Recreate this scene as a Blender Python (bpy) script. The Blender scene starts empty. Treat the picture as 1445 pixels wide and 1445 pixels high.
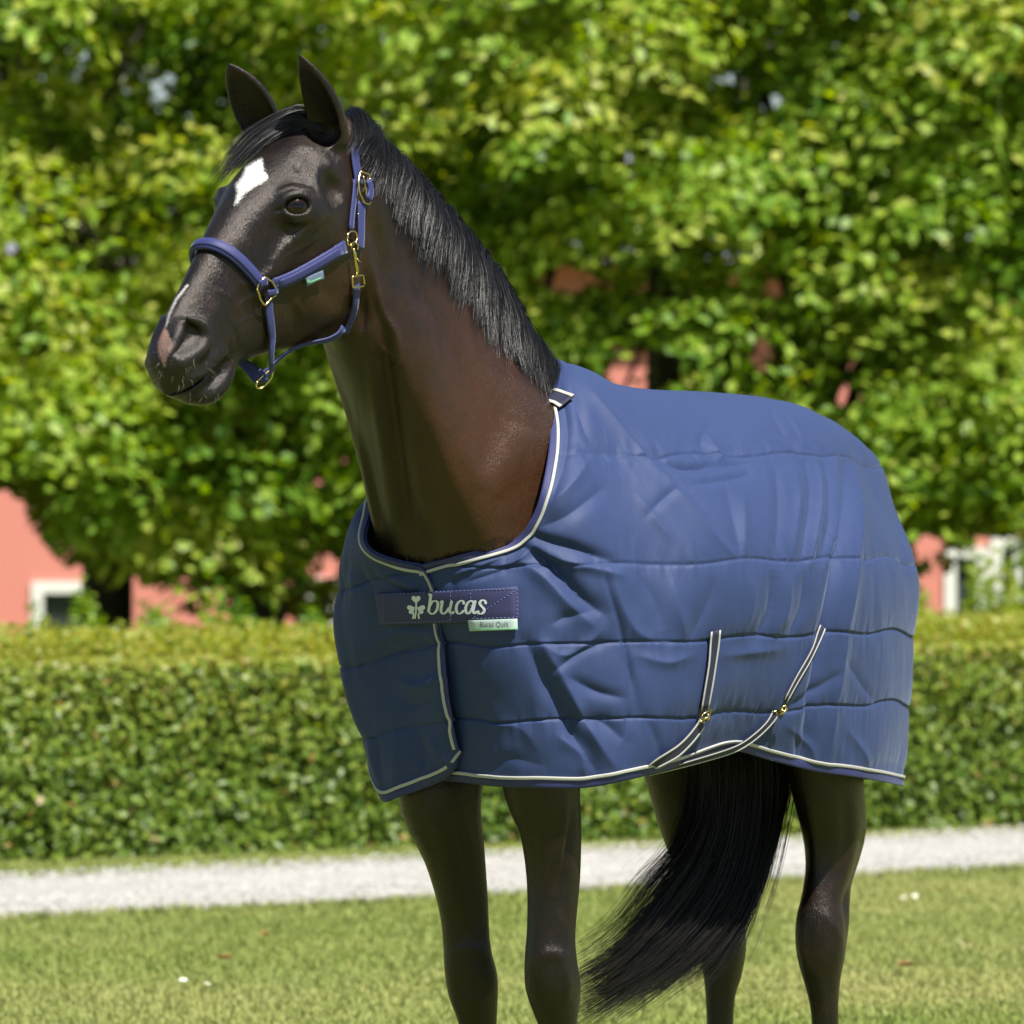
import bpy, bmesh, math, random, numpy as np
from mathutils import Vector, Matrix
from mathutils.bvhtree import BVHTree
random.seed(7); rng = np.random.default_rng(7)
S = bpy.context.scene; COL = S.collection
# ------------------------------------------------------------------ camera
CAMH, FPX, IMG, HZ = 1.5, 8028., 1445., 626.
PITCH = math.atan((IMG/2-HZ)/FPX)
cam_d = bpy.data.cameras.new('camera'); cam = bpy.data.objects.new('camera', cam_d); COL.objects.link(cam)
cam.location = (0,0,CAMH); cam.rotation_euler = (math.pi/2-PITCH,0,0)
cam_d.sensor_width = 36; cam_d.lens = FPX/IMG*36; cam_d.clip_start = .1; cam_d.clip_end = 600
cam_d.dof.use_dof = True; cam_d.dof.focus_distance = 10.75; cam_d.dof.aperture_fstop = 6.4
S.camera = cam
# ------------------------------------------------------------------ light
SUN_DIR = Vector((0.31,-0.42,0.855)).normalized()          # towards the sun
w = bpy.data.worlds.new("World"); S.world = w; w.use_nodes = True
nt = w.node_tree; nt.nodes.clear()
sky = nt.nodes.new('ShaderNodeTexSky'); sky.sky_type = 'NISHITA'; sky.sun_disc = False
sky.sun_elevation = math.asin(SUN_DIR.z); sky.sun_rotation = math.atan2(SUN_DIR.x, SUN_DIR.y)
bg = nt.nodes.new('ShaderNodeBackground'); bg.inputs[1].default_value = .06
wo = nt.nodes.new('ShaderNodeOutputWorld'); nt.links.new(sky.outputs[0], bg.inputs[0]); nt.links.new(bg.outputs[0], wo.inputs[0])
sl = bpy.data.lights.new('sun','SUN'); sl.energy = 5.0; sl.angle = math.radians(.53); sl.color = (1,.955,.88)
so = bpy.data.objects.new('sun', sl); COL.objects.link(so); so.rotation_euler = SUN_DIR.to_track_quat('Z','Y').to_euler(); so.location=(3,-3,9)
S.view_settings.view_transform = 'Standard'; S.view_settings.look = 'None'; S.view_settings.exposure = 0.82; S.view_settings.gamma = 1; S.view_settings.use_curve_mapping = False
S.render.engine = 'CYCLES'
S.cycles.max_bounces = 6; S.cycles.diffuse_bounces = 3; S.cycles.glossy_bounces = 2; S.cycles.transmission_bounces = 2; S.cycles.transparent_max_bounces = 8
# ------------------------------------------------------------------ placing: photo direction + a known plane -> a point in the world
TH = math.radians(37); HO = np.array([0.215,11.15,0.])
HF = np.array([-math.sin(TH),-math.cos(TH),0]); HL = np.array([math.cos(TH),-math.sin(TH),0]); HU = np.array([0,0,1.])
CC = np.array([0,0,CAMH]); cP, sP = math.cos(PITCH), math.sin(PITCH)
def ray(px,py):
    a=(px-IMG/2)/FPX; b=-(py-IMG/2)/FPX
    return np.array([a, cP+b*sP, -sP+b*cP])
def proj(P):
    d=np.asarray(P)-CC; y=d[...,1]*cP-d[...,2]*sP; z=d[...,1]*sP+d[...,2]*cP
    return IMG/2+FPX*d[...,0]/y, IMG/2-FPX*z/y
def loc(P):
    d=np.asarray(P)-HO; return np.stack([d@HF,d@HL,d[...,2]],-1)
def wor(L):
    L=np.asarray(L,float); return HO+L[...,0:1]*HF+L[...,1:2]*HL+L[...,2:3]*HU
def PV(px,py,v):
    r=ray(px,py); t=(v-(CC-HO)@HL)/(r@HL); return loc(CC+t*r)
def PYd(px,py,y):
    r=ray(px,py); return CC+r*(y/r[1])
def ground(px,py):
    r=ray(px,py); return CC+r*(-CAMH/r[2])
HM = Matrix(((HF[0],HL[0],0,HO[0]),(HF[1],HL[1],0,HO[1]),(0,0,1,0),(0,0,0,1)))
# ------------------------------------------------------------------ mesh helpers
def tag(o, label=None, cat=None, group=None, kind=None):
    for k,v in (('label',label),('category',cat),('group',group),('kind',kind)):
        if v: o[k]=v
    return o
def empty(name, loc_=(0,0,0), rz=0):
    o=bpy.data.objects.new(name,None); COL.objects.link(o); o.location=loc_; o.rotation_euler=(0,0,rz); o.empty_display_size=.1; return o
def nmesh(name, V, F, mat=None, parent=None, smooth=True, world=True):
    """V (n,3) array; F (m,k) int array, or list of such arrays"""
    me=bpy.data.meshes.new(name)
    V=np.asarray(V,np.float32); Fs=F if isinstance(F,list) else [F]
    Fs=[np.asarray(f,np.int32) for f in Fs if len(f)]
    me.vertices.add(len(V)); me.vertices.foreach_set('co',V.ravel())
    nl=sum(f.size for f in Fs); nf=sum(len(f) for f in Fs)
    me.loops.add(nl); me.loops.foreach_set('vertex_index',np.concatenate([f.ravel() for f in Fs]))
    me.polygons.add(nf)
    tot=np.concatenate([np.full(len(f),f.shape[1],np.int32) for f in Fs])
    st=np.concatenate([[0],np.cumsum(tot)[:-1]]).astype(np.int32)
    me.polygons.foreach_set('loop_start',st)
    try: me.polygons.foreach_set('loop_total',tot)
    except Exception: pass
    me.update(calc_edges=True); me.validate()
    me.polygons.foreach_set('use_smooth',np.full(len(me.polygons),bool(smooth)))
    o=bpy.data.objects.new(name,me); COL.objects.link(o)
    if mat: me.materials.append(mat)
    if parent is not None:
        o.parent=parent
        if world: o.matrix_parent_inverse = parent.matrix_basis.inverted() if parent.type=='EMPTY' or parent.parent is None else Matrix.Identity(4)
    return o
def attr(o, name, vals):
    a=o.data.attributes.new(name,'FLOAT','POINT'); a.data.foreach_set('value',np.asarray(vals,np.float32))
def grid_faces(n,m,closed=False):
    i=np.arange(n-1)[:,None]; j=np.arange(m if closed else m-1)[None]
    j2=(j+1)%m
    return np.stack([i*m+j, i*m+j2, (i+1)*m+j2, (i+1)*m+j],-1).reshape(-1,4)
def cr(pts, n, closed=False):
    """Catmull-Rom resample along axis 0 to n points, even in parameter"""
    P=np.asarray(pts,float); m=len(P)
    t=np.linspace(0,m-1,n); i=np.clip(t.astype(int),0,m-2); f=(t-i).reshape((-1,)+(1,)*(P.ndim-1))
    g=lambda k: P[np.clip(k,0,m-1)]
    p0=np.where((i-1<0).reshape(f.shape),2*g(i)-g(i+1),g(i-1)); p3=np.where((i+2>m-1).reshape(f.shape),2*g(i+1)-g(i),g(i+2)); p1=g(i);p2=g(i+1)
    return .5*((2*p1)+(-p0+p2)*f+(2*p0-5*p1+4*p2-p3)*f**2+(-p0+3*p1-3*p2+p3)*f**3)
def arclen(P):
    return np.concatenate([[0],np.cumsum(np.linalg.norm(np.diff(P,axis=0),axis=1))])
def even(P,n):
    s=arclen(P); t=np.linspace(0,s[-1],n); return np.stack([np.interp(t,s,P[:,k]) for k in range(P.shape[1])],1)
def nrm(a): return a/np.maximum(np.linalg.norm(a,axis=-1,keepdims=True),1e-9)
def tube(P, r, seg=8, cap=True):
    P=np.asarray(P,float); n=len(P); r=np.broadcast_to(r,(n,)) if np.ndim(r)<1 else np.asarray(r)
    T=nrm(np.gradient(P,axis=0)); up=np.array([.31,.17,.93]); A=nrm(np.cross(T,up)); B=np.cross(T,A)
    a=np.linspace(0,2*math.pi,seg,endpoint=False)
    V=P[:,None]+r[:,None,None]*(np.cos(a)[None,:,None]*A[:,None]+np.sin(a)[None,:,None]*B[:,None])
    V=V.reshape(-1,3); F=[grid_faces(n,seg,True)]
    if cap:
        V=np.vstack([V,P[0],P[-1]]); k=np.arange(seg); k2=(k+1)%seg
        F.append(np.concatenate([np.stack([np.full(seg,n*seg),k2,k],1),np.stack([np.full(seg,n*seg+1),(n-1)*seg+k,(n-1)*seg+k2],1)]))
    return V,F
def merge(parts):
    Vs=[];Fd={};o=0
    for V,F in parts:
        for f in (F if isinstance(F,list) else [F]):
            f=np.asarray(f)
            if len(f): Fd.setdefault(f.shape[1],[]).append(f+o)
        Vs.append(np.asarray(V,float)); o+=len(V)
    return np.vstack(Vs),[np.concatenate(x) for x in Fd.values()]
def strap(P, N, width, thick, round_=.35, lift=0.):
    """flat webbing along P (n,3) facing N (n,3); rounded-rectangle section"""
    P=np.asarray(P,float); N=nrm(np.asarray(N,float)); n=len(P); T=nrm(np.gradient(P,axis=0)); W=nrm(np.cross(N,T)); N=nrm(np.cross(T,W))
    w_=np.broadcast_to(width,(n,))/2.; h=thick/2.
    q=[(-1,-.3),(-.93,-1),(-.4,-1),(.4,-1),(.93,-1),(1,-.3),(1,.3),(.93,.9),(.4,1),(-.4,1),(-.93,.9),(-1,.3)]
    V=np.stack([P+N*(lift+h*b)+W*(w_*a)[:,None] for a,b in q],1)
    m=len(q); F=[grid_faces(n,m,True)]; V=V.reshape(-1,3)
    F.append(np.array([list(range(m))[::-1],[(n-1)*m+k for k in range(m)]]))
    return V,F
# ------------------------------------------------------------------ material helpers
class N:
    def __init__(s,name):
        s.m=bpy.data.materials.new(name); s.m.use_nodes=True; s.t=s.m.node_tree; s.b=s.t.nodes['Principled BSDF']; s.out=s.t.nodes['Material Output']
    def n(s,ty,**kw):
        x=s.t.nodes.new('ShaderNode'+ty)
        for k,v in kw.items():
            if k.startswith('i_'):
                key=k[2:]; key=int(key) if key.isdigit() else key.replace('_',' ')
                s.set(x.inputs[key],v)
            else: setattr(x,k,v)
        return x
    def set(s,inp,v):
        if isinstance(v,bpy.types.NodeSocket): s.t.links.new(v,inp)
        elif isinstance(v,bpy.types.Node): s.t.links.new(v.outputs[0],inp)
        else:
            if isinstance(v,tuple) and len(v)==3 and inp.type=='RGBA': v=v+(1,)
            inp.default_value=v
    def p(s,**kw):
        for k,v in kw.items(): s.set(s.b.inputs[k.replace('_',' ')],v)
        return s
    def noise(s,scale,detail=3,rough=.55,vec=None,out='Fac'):
        x=s.n('TexNoise',i_Scale=scale,i_Detail=detail,i_Roughness=rough)
        s.set(x.inputs['Vector'], vec if vec is not None else s.coord()); return x.outputs[out]
    def coord(s,kind='Object'):
        if not hasattr(s,'tc'): s.tc=s.n('TexCoord')
        return s.tc.outputs[kind]
    def ramp(s,fac,stops,mode='LINEAR'):
        x=s.n('ValToRGB',i_0=fac); x.color_ramp.interpolation=mode; e=x.color_ramp.elements
        while len(e)<len(stops): e.new(.5)
        for k,(p_,c) in enumerate(stops): e[k].position=p_; e[k].color=c+(1,) if len(c)==3 else c
        return x.outputs[0]
    def mix(s,f,a,b,bt='MIX'):
        x=s.n('Mix',data_type='RGBA',blend_type=bt); s.set(x.inputs[0],f); s.set(x.inputs[6],a); s.set(x.inputs[7],b); return x.outputs[2]
    def math(s,op,a,b=0.,c=0.,clamp=False):
        x=s.n('Math',operation=op,use_clamp=clamp); s.set(x.inputs[0],a); s.set(x.inputs[1],b); s.set(x.inputs[2],c); return x.outputs[0]
    def at(s,name): return s.n('Attribute',attribute_name=name).outputs['Fac']
    def map(s,scale,vec=None,rot=(0,0,0)):
        return s.n('Mapping',i_Vector=vec if vec is not None else s.coord(),i_Scale=scale,i_Rotation=rot).outputs[0]
    def bump(s,h,st=.3,dist=.01,norm=None):
        x=s.n('Bump',i_Strength=st,i_Distance=dist,i_Height=h)
        if norm is not None: s.set(x.inputs['Normal'],norm)
        s.set(s.b.inputs['Normal'],x.outputs[0]); return x.outputs[0]
# ================================================================== HORSE (shape grown as one implicit surface, meshed once)
def axis_(parts):
    out=[parts[0][0]]
    for a,b,st in parts:
        n=max(1,int(round((b-a)/st))); out+=list(a+(b-a)*(np.arange(n)+1)/n)
    return np.array(out,np.float32)
FINE=.0027
gx=axis_([(-1.0,.42,.008),(.42,.80,.0055),(.80,1.44,FINE)])
gy=axis_([(-.36,-.155,.010),(-.155,.155,FINE),(.155,.36,.010)])
gz=axis_([(-.01,1.15,.008),(1.15,1.53,.0055),(1.53,2.32,FINE)])
FLD=np.full((len(gx),len(gy),len(gz)),1.,np.float32)
def win(lo,hi):
    s=[]
    for g,a,b in zip((gx,gy,gz),lo,hi):
        i=int(np.searchsorted(g,a)); j=int(np.searchsorted(g,b)); s.append(slice(max(i-1,0),min(j+1,len(g))))
    return tuple(s)
def pts(s): return gx[s[0]][:,None,None], gy[s[1]][None,:,None], gz[s[2]][None,None,:]
def smin(a,b,k):
    h=np.clip(.5+.5*(b-a)/k,0,1); return b+(a-b)*h-k*h*(1-h)
def add(fn,lo,hi,k=.02,sub=False):
    s=win(np.array(lo)-k-.012,np.array(hi)+k+.012); d=fn(*pts(s)).astype(np.float32)
    A=FLD[s]
    FLD[s]= -smin(-A,d,k) if sub else smin(A,d,k)
def basis(z,ref):
    z=nrm(np.array(z,float)); x=nrm(np.cross(ref,z)); return np.cross(z,x),x,z   # a (along ref-ish), b, z
def ell(c,r,ax=(0,0,1),ref=(0,1,0),k=.02,sub=False):
    """ellipsoid: radii (along ref, across, along ax)"""
    a,b,z=basis(ax,ref); c=np.array(c,float); r=np.array(r,float); R=max(r)
    ext=np.sqrt((a*r[0])**2+(b*r[1])**2+(z*r[2])**2)
    def fn(X,Y,Z):
        x=X-c[0];y=Y-c[1];zz=Z-c[2]
        p=[x*e[0]+y*e[1]+zz*e[2] for e in (a,b,z)]
        k0=np.sqrt(sum((q/q2)**2 for q,q2 in zip(p,r))); k1=np.sqrt(sum((q/q2**2)**2 for q,q2 in zip(p,r)))+1e-6
        return k0*(k0-1)/k1
    add(fn,c-ext,c+ext,k,sub)
def sweep(P,ra,rb,ref=(0,1,0),k=.02,sub=False,n=None,e=2.0):
    """tapered tube through P; radius ra along ref, rb across it"""
    P=np.array(P,float); m=len(P); n=n or (m-1)*4+1
    Q=cr(P,n); A_=np.clip(cr(np.broadcast_to(ra,(m,)).reshape(-1,1).astype(float),n)[:,0],.0015,9); B_=np.clip(cr(np.broadcast_to(rb,(m,)).reshape(-1,1).astype(float),n)[:,0],.0015,9)
    R=np.maximum(A_,B_); lo=(Q-R[:,None]).min(0)-k-.02; hi=(Q+R[:,None]).max(0)+k+.02
    S_=win(lo,hi); sh=tuple(q.stop-q.start for q in S_); B2=np.full(sh,9.,np.float32); SS=np.full(sh,-1.,np.float32)
    for i in range(n-1):            # nearest place on the centre line
        p0,p1=Q[i],Q[i+1]; ab=p1-p0; L2=ab@ab; mg=max(R[i],R[i+1])+k+.02
        s=win(np.minimum(p0,p1)-mg,np.maximum(p0,p1)+mg)
        s=tuple(slice(max(q.start,w.start),min(q.stop,w.stop)) for q,w in zip(s,S_))
        if any(q.stop<=q.start for q in s): continue
        X,Y,Z=pts(s); x=X-p0[0];y=Y-p0[1];zz=Z-p0[2]
        t=np.clip((x*ab[0]+y*ab[1]+zz*ab[2])/L2,0,1)
        d2=(x-t*ab[0])**2+(y-t*ab[1])**2+(zz-t*ab[2])**2
        ls=tuple(slice(q_.start-w.start,q_.stop-w.start) for q_,w in zip(s,S_))
        m=d2<B2[ls]; B2[ls]=np.where(m,d2,B2[ls]); SS[ls]=np.where(m,i+t,SS[ls])
    I=np.nonzero(SS>=0); sv=SS[I].astype(float); i0=np.minimum(sv.astype(int),n-2); f_=sv-i0
    tan=nrm(np.gradient(Q,axis=0)); rf=np.array(ref,float); fb=nrm(np.cross(rf,tan)); fa=np.cross(tan,fb)
    lp=lambda arr: arr[i0]+(arr[i0+1]-arr[i0])*(f_[:,None] if arr.ndim>1 else f_)
    pos=np.stack([g[q.start:q.stop][ii] for g,q,ii in zip((gx,gy,gz),S_,I)],1)-lp(Q)
    u=(pos*lp(fa)).sum(1); v=(pos*lp(fb)).sum(1); q=(pos*lp(tan)).sum(1)
    r1=lp(A_); r2=lp(B_); r3=np.minimum(r1,r2); endm=(sv<1e-6)|(sv>n-1-1e-6); q=np.where(endm,q,0)
    k0=np.sqrt((u/r1)**2+(v/r2)**2+(q/r3)**2); k1=np.sqrt((u/r1**2)**2+(v/r2**2)**2+(q/r3**2)**2)+1e-6
    D=np.full(sh,1.,np.float32); D[I]=k0*(k0-1)/k1
    A=FLD[S_]; FLD[S_]=-smin(-A,D,k) if sub else smin(A,D,k)
# --- torso (stays under the rug)
sweep([(-.82,0,1.30),(-.62,0,1.30),(-.4,0,1.27),(-.1,0,1.235),(.2,0,1.235),(.42,0,1.23)],[.13,.21,.27,.29,.28,.20],[.16,.23,.28,.31,.31,.24],k=.04)
ell((.42,.0,1.20),(.15,.12,.18),k=.05)
for s_ in (1,-1):
    ell((.38,.12*s_,1.15),(.09,.12,.24),ax=(.15,0,1),k=.05)
    ell((-.58,.13*s_,1.15),(.11,.22,.30),ax=(.1,0,1),k=.05)
# --- neck
nk=[(.868,0,1.93),(.785,0,1.822),(.69,0,1.712),(.60,0,1.605),(.515,0,1.51),(.435,0,1.42),(.36,0,1.33)]
sweep(nk,[.062,.074,.089,.115,.148,.182,.195],[.142,.158,.168,.180,.196,.205,.21],k=.05)
sweep([(.90,0,2.012),(.80,0,1.985),(.66,0,1.885),(.52,0,1.775),(.40,0,1.68),(.27,0,1.58)],[.045,.04,.04,.045,.055,.06],[.05,.05,.055,.06,.06,.06],k=.06)
for s_ in (1,-1):      # brachiocephalic muscle and jugular furrow, wing of the atlas
    sweep([(.872,.045*s_,1.83),(.785,.070*s_,1.70),(.70,.086*s_,1.58),(.625,.100*s_,1.46),(.56,.115*s_,1.35),(.48,.12*s_,1.24)],[.016,.024,.028,.032,.034,.034],[.03,.05,.055,.06,.065,.07],k=.04)
    sweep([(.845,.03*s_,1.71),(.755,.033*s_,1.60),(.690,.038*s_,1.50),(.640,.045*s_,1.40),(.575,.05*s_,1.29)],[.03,.032,.036,.040,.04],[.028,.030,.032,.034,.04],k=.03)
    sweep([(.92,.055*s_,1.985),(.875,.066*s_,1.93),(.825,.050*s_,1.85)],[.010,.018,.006],[.028,.034,.012],k=.045)
# --- head
EYES=[]
HQ=np.array([.93,0,2.08]); HA=np.array([.70,0,-.714]); HD=np.array([.714,0,.70])
def hd(t,y,d): return HQ+t*HA+d*HD+np.array([0,y,0])
def hdloc(L): q=np.asarray(L)-HQ; return q@HA, q[...,1], q@HD
T_=[-.06,-.02,.03,.08,.13,.18,.23,.29,.34,.39,.44,.49,.53,.57,.61,.64,.652]
TOP=[-.03,.008,.034,.056,.070,.078,.083,.085,.083,.079,.074,.069,.065,.058,.043,.022,-.008]
BOT=[-.10,-.13,-.165,-.205,-.245,-.275,-.285,-.268,-.232,-.19,-.155,-.125,-.103,-.09,-.083,-.066,-.045]
WID=[.045,.062,.072,.082,.094,.103,.100,.081,.067,.058,.051,.047,.045,.047,.046,.037,.018]
def cr1(x,ys):
    xs=np.array(T_); n=400; d=cr(np.stack([xs,np.array(ys)],1),n); o=np.argsort(d[:,0]); return np.interp(x,d[o,0],d[o,1])
def headfn(X,Y,Z):
    t=(X-HQ[0])*HA[0]+(Z-HQ[2])*HA[2]; d=(X-HQ[0])*HD[0]+(Z-HQ[2])*HD[2]
    t2=np.clip(t[:,0,:],-.06,.662); sh=t2.shape; tt=t2.ravel()
    top=cr1(tt,TOP).reshape(sh)[:,None]; bot=cr1(tt,BOT).reshape(sh)[:,None]; wd=cr1(tt,WID).reshape(sh)[:,None]
    c=(top+bot)/2; h=(top-bot)/2; e=(d-c)/h
    # section: widest at the eye line, narrow below the cheek, flat-ish bridge of the nose
    g=np.interp(e.ravel(),[-1.2,-1,-.5,.1,.5,.8,1.2],[.55,.60,.80,.96,1.04,1.02,.9]).reshape(e.shape)
    b=np.clip((t-.36)/.12,0,1); g=g*(1-b)+b*np.interp(e.ravel(),[-1,-.3,.4,1],[.78,1,.97,.74]).reshape(e.shape)
    pw=2.6-.5*np.clip((t-.48)/.08,0,1); r=((np.abs(Y)/(wd*g))**pw+np.abs(e)**pw)**(1/pw)
    D=(r-1)*np.minimum(h,wd)*.95
    q=np.maximum(np.maximum(t-.652,-.06-t),0); return D+q*1.2
add(headfn,(.84,-.14,1.52),(1.46,.14,2.2),k=.035)
for s_ in (1,-1):
    y=lambda v: v*s_
    ell(hd(.222,y(.052),-.140),(.030,.092,.108),ax=HA,ref=(0,1,0),k=.03)             # masseter
    sweep([hd(.13,y(.076),-.01),hd(.18,y(.085),-.004),hd(.235,y(.084),-.018),hd(.30,y(.064),-.026),hd(.40,y(.040),-.034)],[.010,.013,.013,.010,.004],[.014,.016,.013,.012,.004],k=.03)  # zygomatic arch to facial crest
    ell(PV(471,262,.100)*np.array([1,s_,1]),(.016,.020,.026),ax=HA,k=.03,sub=True)                      # hollow above the eye
    ell(hd(.315,y(.086),.020),(.010,.022,.05),ax=HA,k=.04,sub=True)
    # nostril: flared wing, then the opening
    M=lambda a,b,v: PV(a,b,v)*np.array([1,s_,1])
    w1=1. if s_>0 else .75
    sweep([M(266,449,.040 if s_>0 else .030),M(284,458,.046 if s_>0 else .040),M(291,476,.049),M(279,497,.046),M(256,512,.036)],[.005,.012*w1,.014*w1,.014*w1,.009],[.005,.012*w1,.014*w1,.013*w1,.009],k=.014)
    sweep([M(256,458,.022),M(250,477,.024),M(243,497,.022)],[.008,.009,.007],[.008,.009,.007],k=.014)
    # eye: socket bulge, opening, lids, brow
    e1=nrm(np.array([.82,-.55*s_,-.12])); en=nrm(np.array([.55,.82*s_,.12])); en=nrm(en-e1*(en@e1)); e2=np.cross(en,e1)*s_*-1.; e2=e2*np.sign(e2[2])
    EC=PV(421,290,.097)*np.array([1,s_,1]); ep=lambda a,b,c=0.: EC+a*e1+b*e2+c*en
    ell(ep(0,.002,-.034),(.040,.036,.036),ax=en,ref=e1,k=.022)
    ell(ep(0,0,.002),(.0255,.0185,.020),ax=en,ref=e1,k=.004,sub=True)
    an=np.radians(np.linspace(0,180,9)); up=[ep(.0262*math.cos(q),.0202*math.sin(q)-.0005,-.0010-.010*math.cos(q)**2) for q in an]
    lo=[ep(.0262*math.cos(q),-.0170*math.sin(q)-.001,-.004-.008*math.cos(q)**2) for q in an]
    sweep(up,[.003,.0045,.005,.0052,.0052,.005,.005,.004,.003],[.003,.0045,.005,.0052,.0052,.005,.005,.004,.003],ref=en,k=.004)
    sweep(lo,.0038,.0038,ref=en,k=.005)
    sweep([ep(.036*math.cos(q),.030*math.sin(q)+.002,-.008-.016*math.cos(q)**2) for q in np.radians([15,50,90,130,165])],[.003,.006,.007,.006,.003],[.003,.005,.006,.005,.003],ref=en,k=.012)
    sweep([ep(.033*math.cos(q),-.026*math.sin(q)-.001,-.010-.014*math.cos(q)**2) for q in np.radians([10,50,90,130,170])],.003,.0025,ref=en,k=.008)
    sweep([ep(.026,.000,.001),ep(.038,-.004,-.004)],.006,.0014,ref=en,k=.003,sub=True)
    EYES.append((ep(0,0,-.0250),en,e1,e2))
# lips
ell(hd(.615,0,-.006),(.040,.045,.036),ax=HA,k=.02)
sweep([hd(.50,0,-.092),hd(.55,0,-.104),hd(.59,0,-.096),hd(.618,0,-.072)],[.030,.036,.034,.024],[.020,.026,.024,.018],k=.012)
for s_ in (1,-1):
    sweep([hd(.512,.050*s_,-.076),hd(.545,.050*s_,-.068),hd(.585,.046*s_,-.055),hd(.625,.034*s_,-.042),hd(.650,0,-.036)],[.012,.012,.013,.013,.012],[.0025,.003,.003,.0035,.0035],k=.004,sub=True)
    sweep([hd(.53,.036*s_,-.054),hd(.57,.040*s_,-.040),hd(.61,.034*s_,-.024),hd(.638,.012*s_,-.014)],[.008,.009,.009,.010],[.013,.014,.014,.014],k=.008)
M=lambda a,b,v: PV(a,b,v)
sweep([M(263,457,.050),M(275,464,.056),M(276,476,.056),M(267,490,.054),M(251,503,.046)],[.016,.024,.026,.026,.016],[.0035,.0055,.0075,.0085,.0045],k=.005,sub=True)
sweep([p*np.array([1,-1,1]) for p in (M(268,466,.056),M(268,480,.056),M(262,494,.052))],[.014,.016,.012],[.004,.006,.004],k=.006,sub=True)
# ears: outer shell minus the inside
def ear(b,t_,side,fwd):
    b=np.array(b);t_=np.array(t_); ax=nrm(t_-b); L=np.linalg.norm(t_-b); fwd=nrm(fwd-ax*(fwd@ax)); wide=np.cross(ax,fwd)
    bow=lambda s: fwd*(-.010*math.sin(math.pi*s))
    ss=[0,.12,.28,.45,.62,.78,.90,.97]; wd=[.034,.038,.040,.038,.032,.023,.013,.005]; th=[.030,.030,.026,.020,.015,.010,.006,.003]
    P=[b+ax*L*s+bow(s)-fwd*.004 for s in ss]
    sweep(P,wd,th,ref=wide,k=.012,n=22)
    P2=[b+ax*L*s+bow(s)+fwd*(.0075+.006*(1-s)) for s in ss[1:]]
    sweep(P2,[w_-.0045 for w_ in wd[1:-1]]+[.002],[max(w_*1.0-.001,.002) for w_ in th[1:]],ref=wide,k=.004,sub=True,n=20)
NEAR_E=(PV(466,196,.055),PV(420,78,.062)); FAR_E=(PV(372,186,-.06),PV(321,90,-.075))
ear(NEAR_E[0],NEAR_E[1],1,np.array([.85,.0,.1])); ear(FAR_E[0],FAR_E[1],-1,np.array([.75,.20,.1]))
# --- legs: (pixel, pixel, lateral offset) -> joints
def leg(pl,k=.03):
    P=[PV(a,b,v) for a,b,v,_,_ in pl]; sweep(P,[q[3] for q in pl],[q[4] for q in pl],k=k,n=(len(pl)-1)*3+1)
    return P
nf=leg([(790,960,.13,.065,.10),(768,1060,.135,.072,.09),(765,1110,.135,.068,.082),(777,1170,.14,.056,.064),(781,1240,.14,.049,.054),(778,1310,.14,.045,.048),(777,1350,.14,.048,.051),(780,1390,.14,.051,.054),(786,1430,.14,.041,.044),(790,1470,.14,.029,.033),(791,1560,.14,.027,.031)])
ff=leg([(690,960,-.13,.065,.10),(630,1070,-.125,.075,.095),(622,1130,-.12,.075,.085),(640,1200,-.12,.058,.064),(653,1270,-.12,.047,.052),(658,1325,-.12,.044,.047),(662,1365,-.12,.047,.05),(668,1400,-.12,.047,.05),(674,1440,-.12,.036,.040),(679,1500,-.12,.028,.032),(681,1560,-.12,.027,.031)])
nh=leg([(1150,960,.14,.09,.16),(1162,1050,.145,.075,.11),(1166,1110,.15,.063,.085),(1173,1170,.15,.055,.070),(1170,1220,.15,.045,.055),(1160,1265,.15,.040,.042),(1157,1300,.15,.048,.050),(1158,1345,.15,.048,.050),(1161,1390,.15,.034,.038),(1164,1430,.15,.027,.030),(1168,1520,.15,.026,.031),(1175,1570,.15,.026,.031)])
fh=leg([(1010,960,-.14,.10,.17),(990,1050,-.13,.105,.16),(990,1110,-.125,.095,.135),(993,1160,-.12,.078,.112),(1000,1210,-.12,.058,.085),(1010,1260,-.12,.042,.055),(1015,1300,-.12,.042,.046),(1018,1345,-.12,.044,.044),(1017,1385,-.12,.033,.036),(1016,1440,-.12,.026,.030),(1018,1520,-.12,.026,.031),(1020,1570,-.12,.026,.031)])
def lower(P,v,fwd=.0):
    x,z=P[-1][0],P[-1][2]
    sweep([P[-1],(x,v,z-.06),(x,v,.20)],[.027,.026,.028],[.031,.030,.031],k=.02)
    sweep([(x,v,.22),(x+.004,v,.185),(x+.03,v,.13),(x+.055,v,.085)],[.030,.036,.030,.036],[.034,.038,.03,.036],k=.02)
    sweep([(x+.052,v,.085),(x+.07,v,.045),(x+.085,v,.008)],[.045,.055,.062],[.048,.058,.066],k=.008)
for P,v in ((nf,.14),(ff,-.12),(nh,.15),(fh,-.12)): lower(P,v)
for c in (PV(783,1395,.14),PV(665,1375,-.12)): ell(c-np.array([.030,0,0]),(.02,.022,.03),k=.03)
for v,p in ((.15,(1180,1305)),(-.12,(1034,1335))):       # point of hock
    c=PV(p[0],p[1],v); sweep([c+(-.01,0,.05),c,c+(.012,0,-.06)],[.02,.026,.02],[.016,.026,.018],k=.03)
sweep([PV(1190,1100,.17),PV(1200,1170,.16),PV(1188,1240,.15),PV(1180,1290,.15)],[.03,.026,.018,.016],[.05,.045,.03,.02],k=.02)
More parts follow.
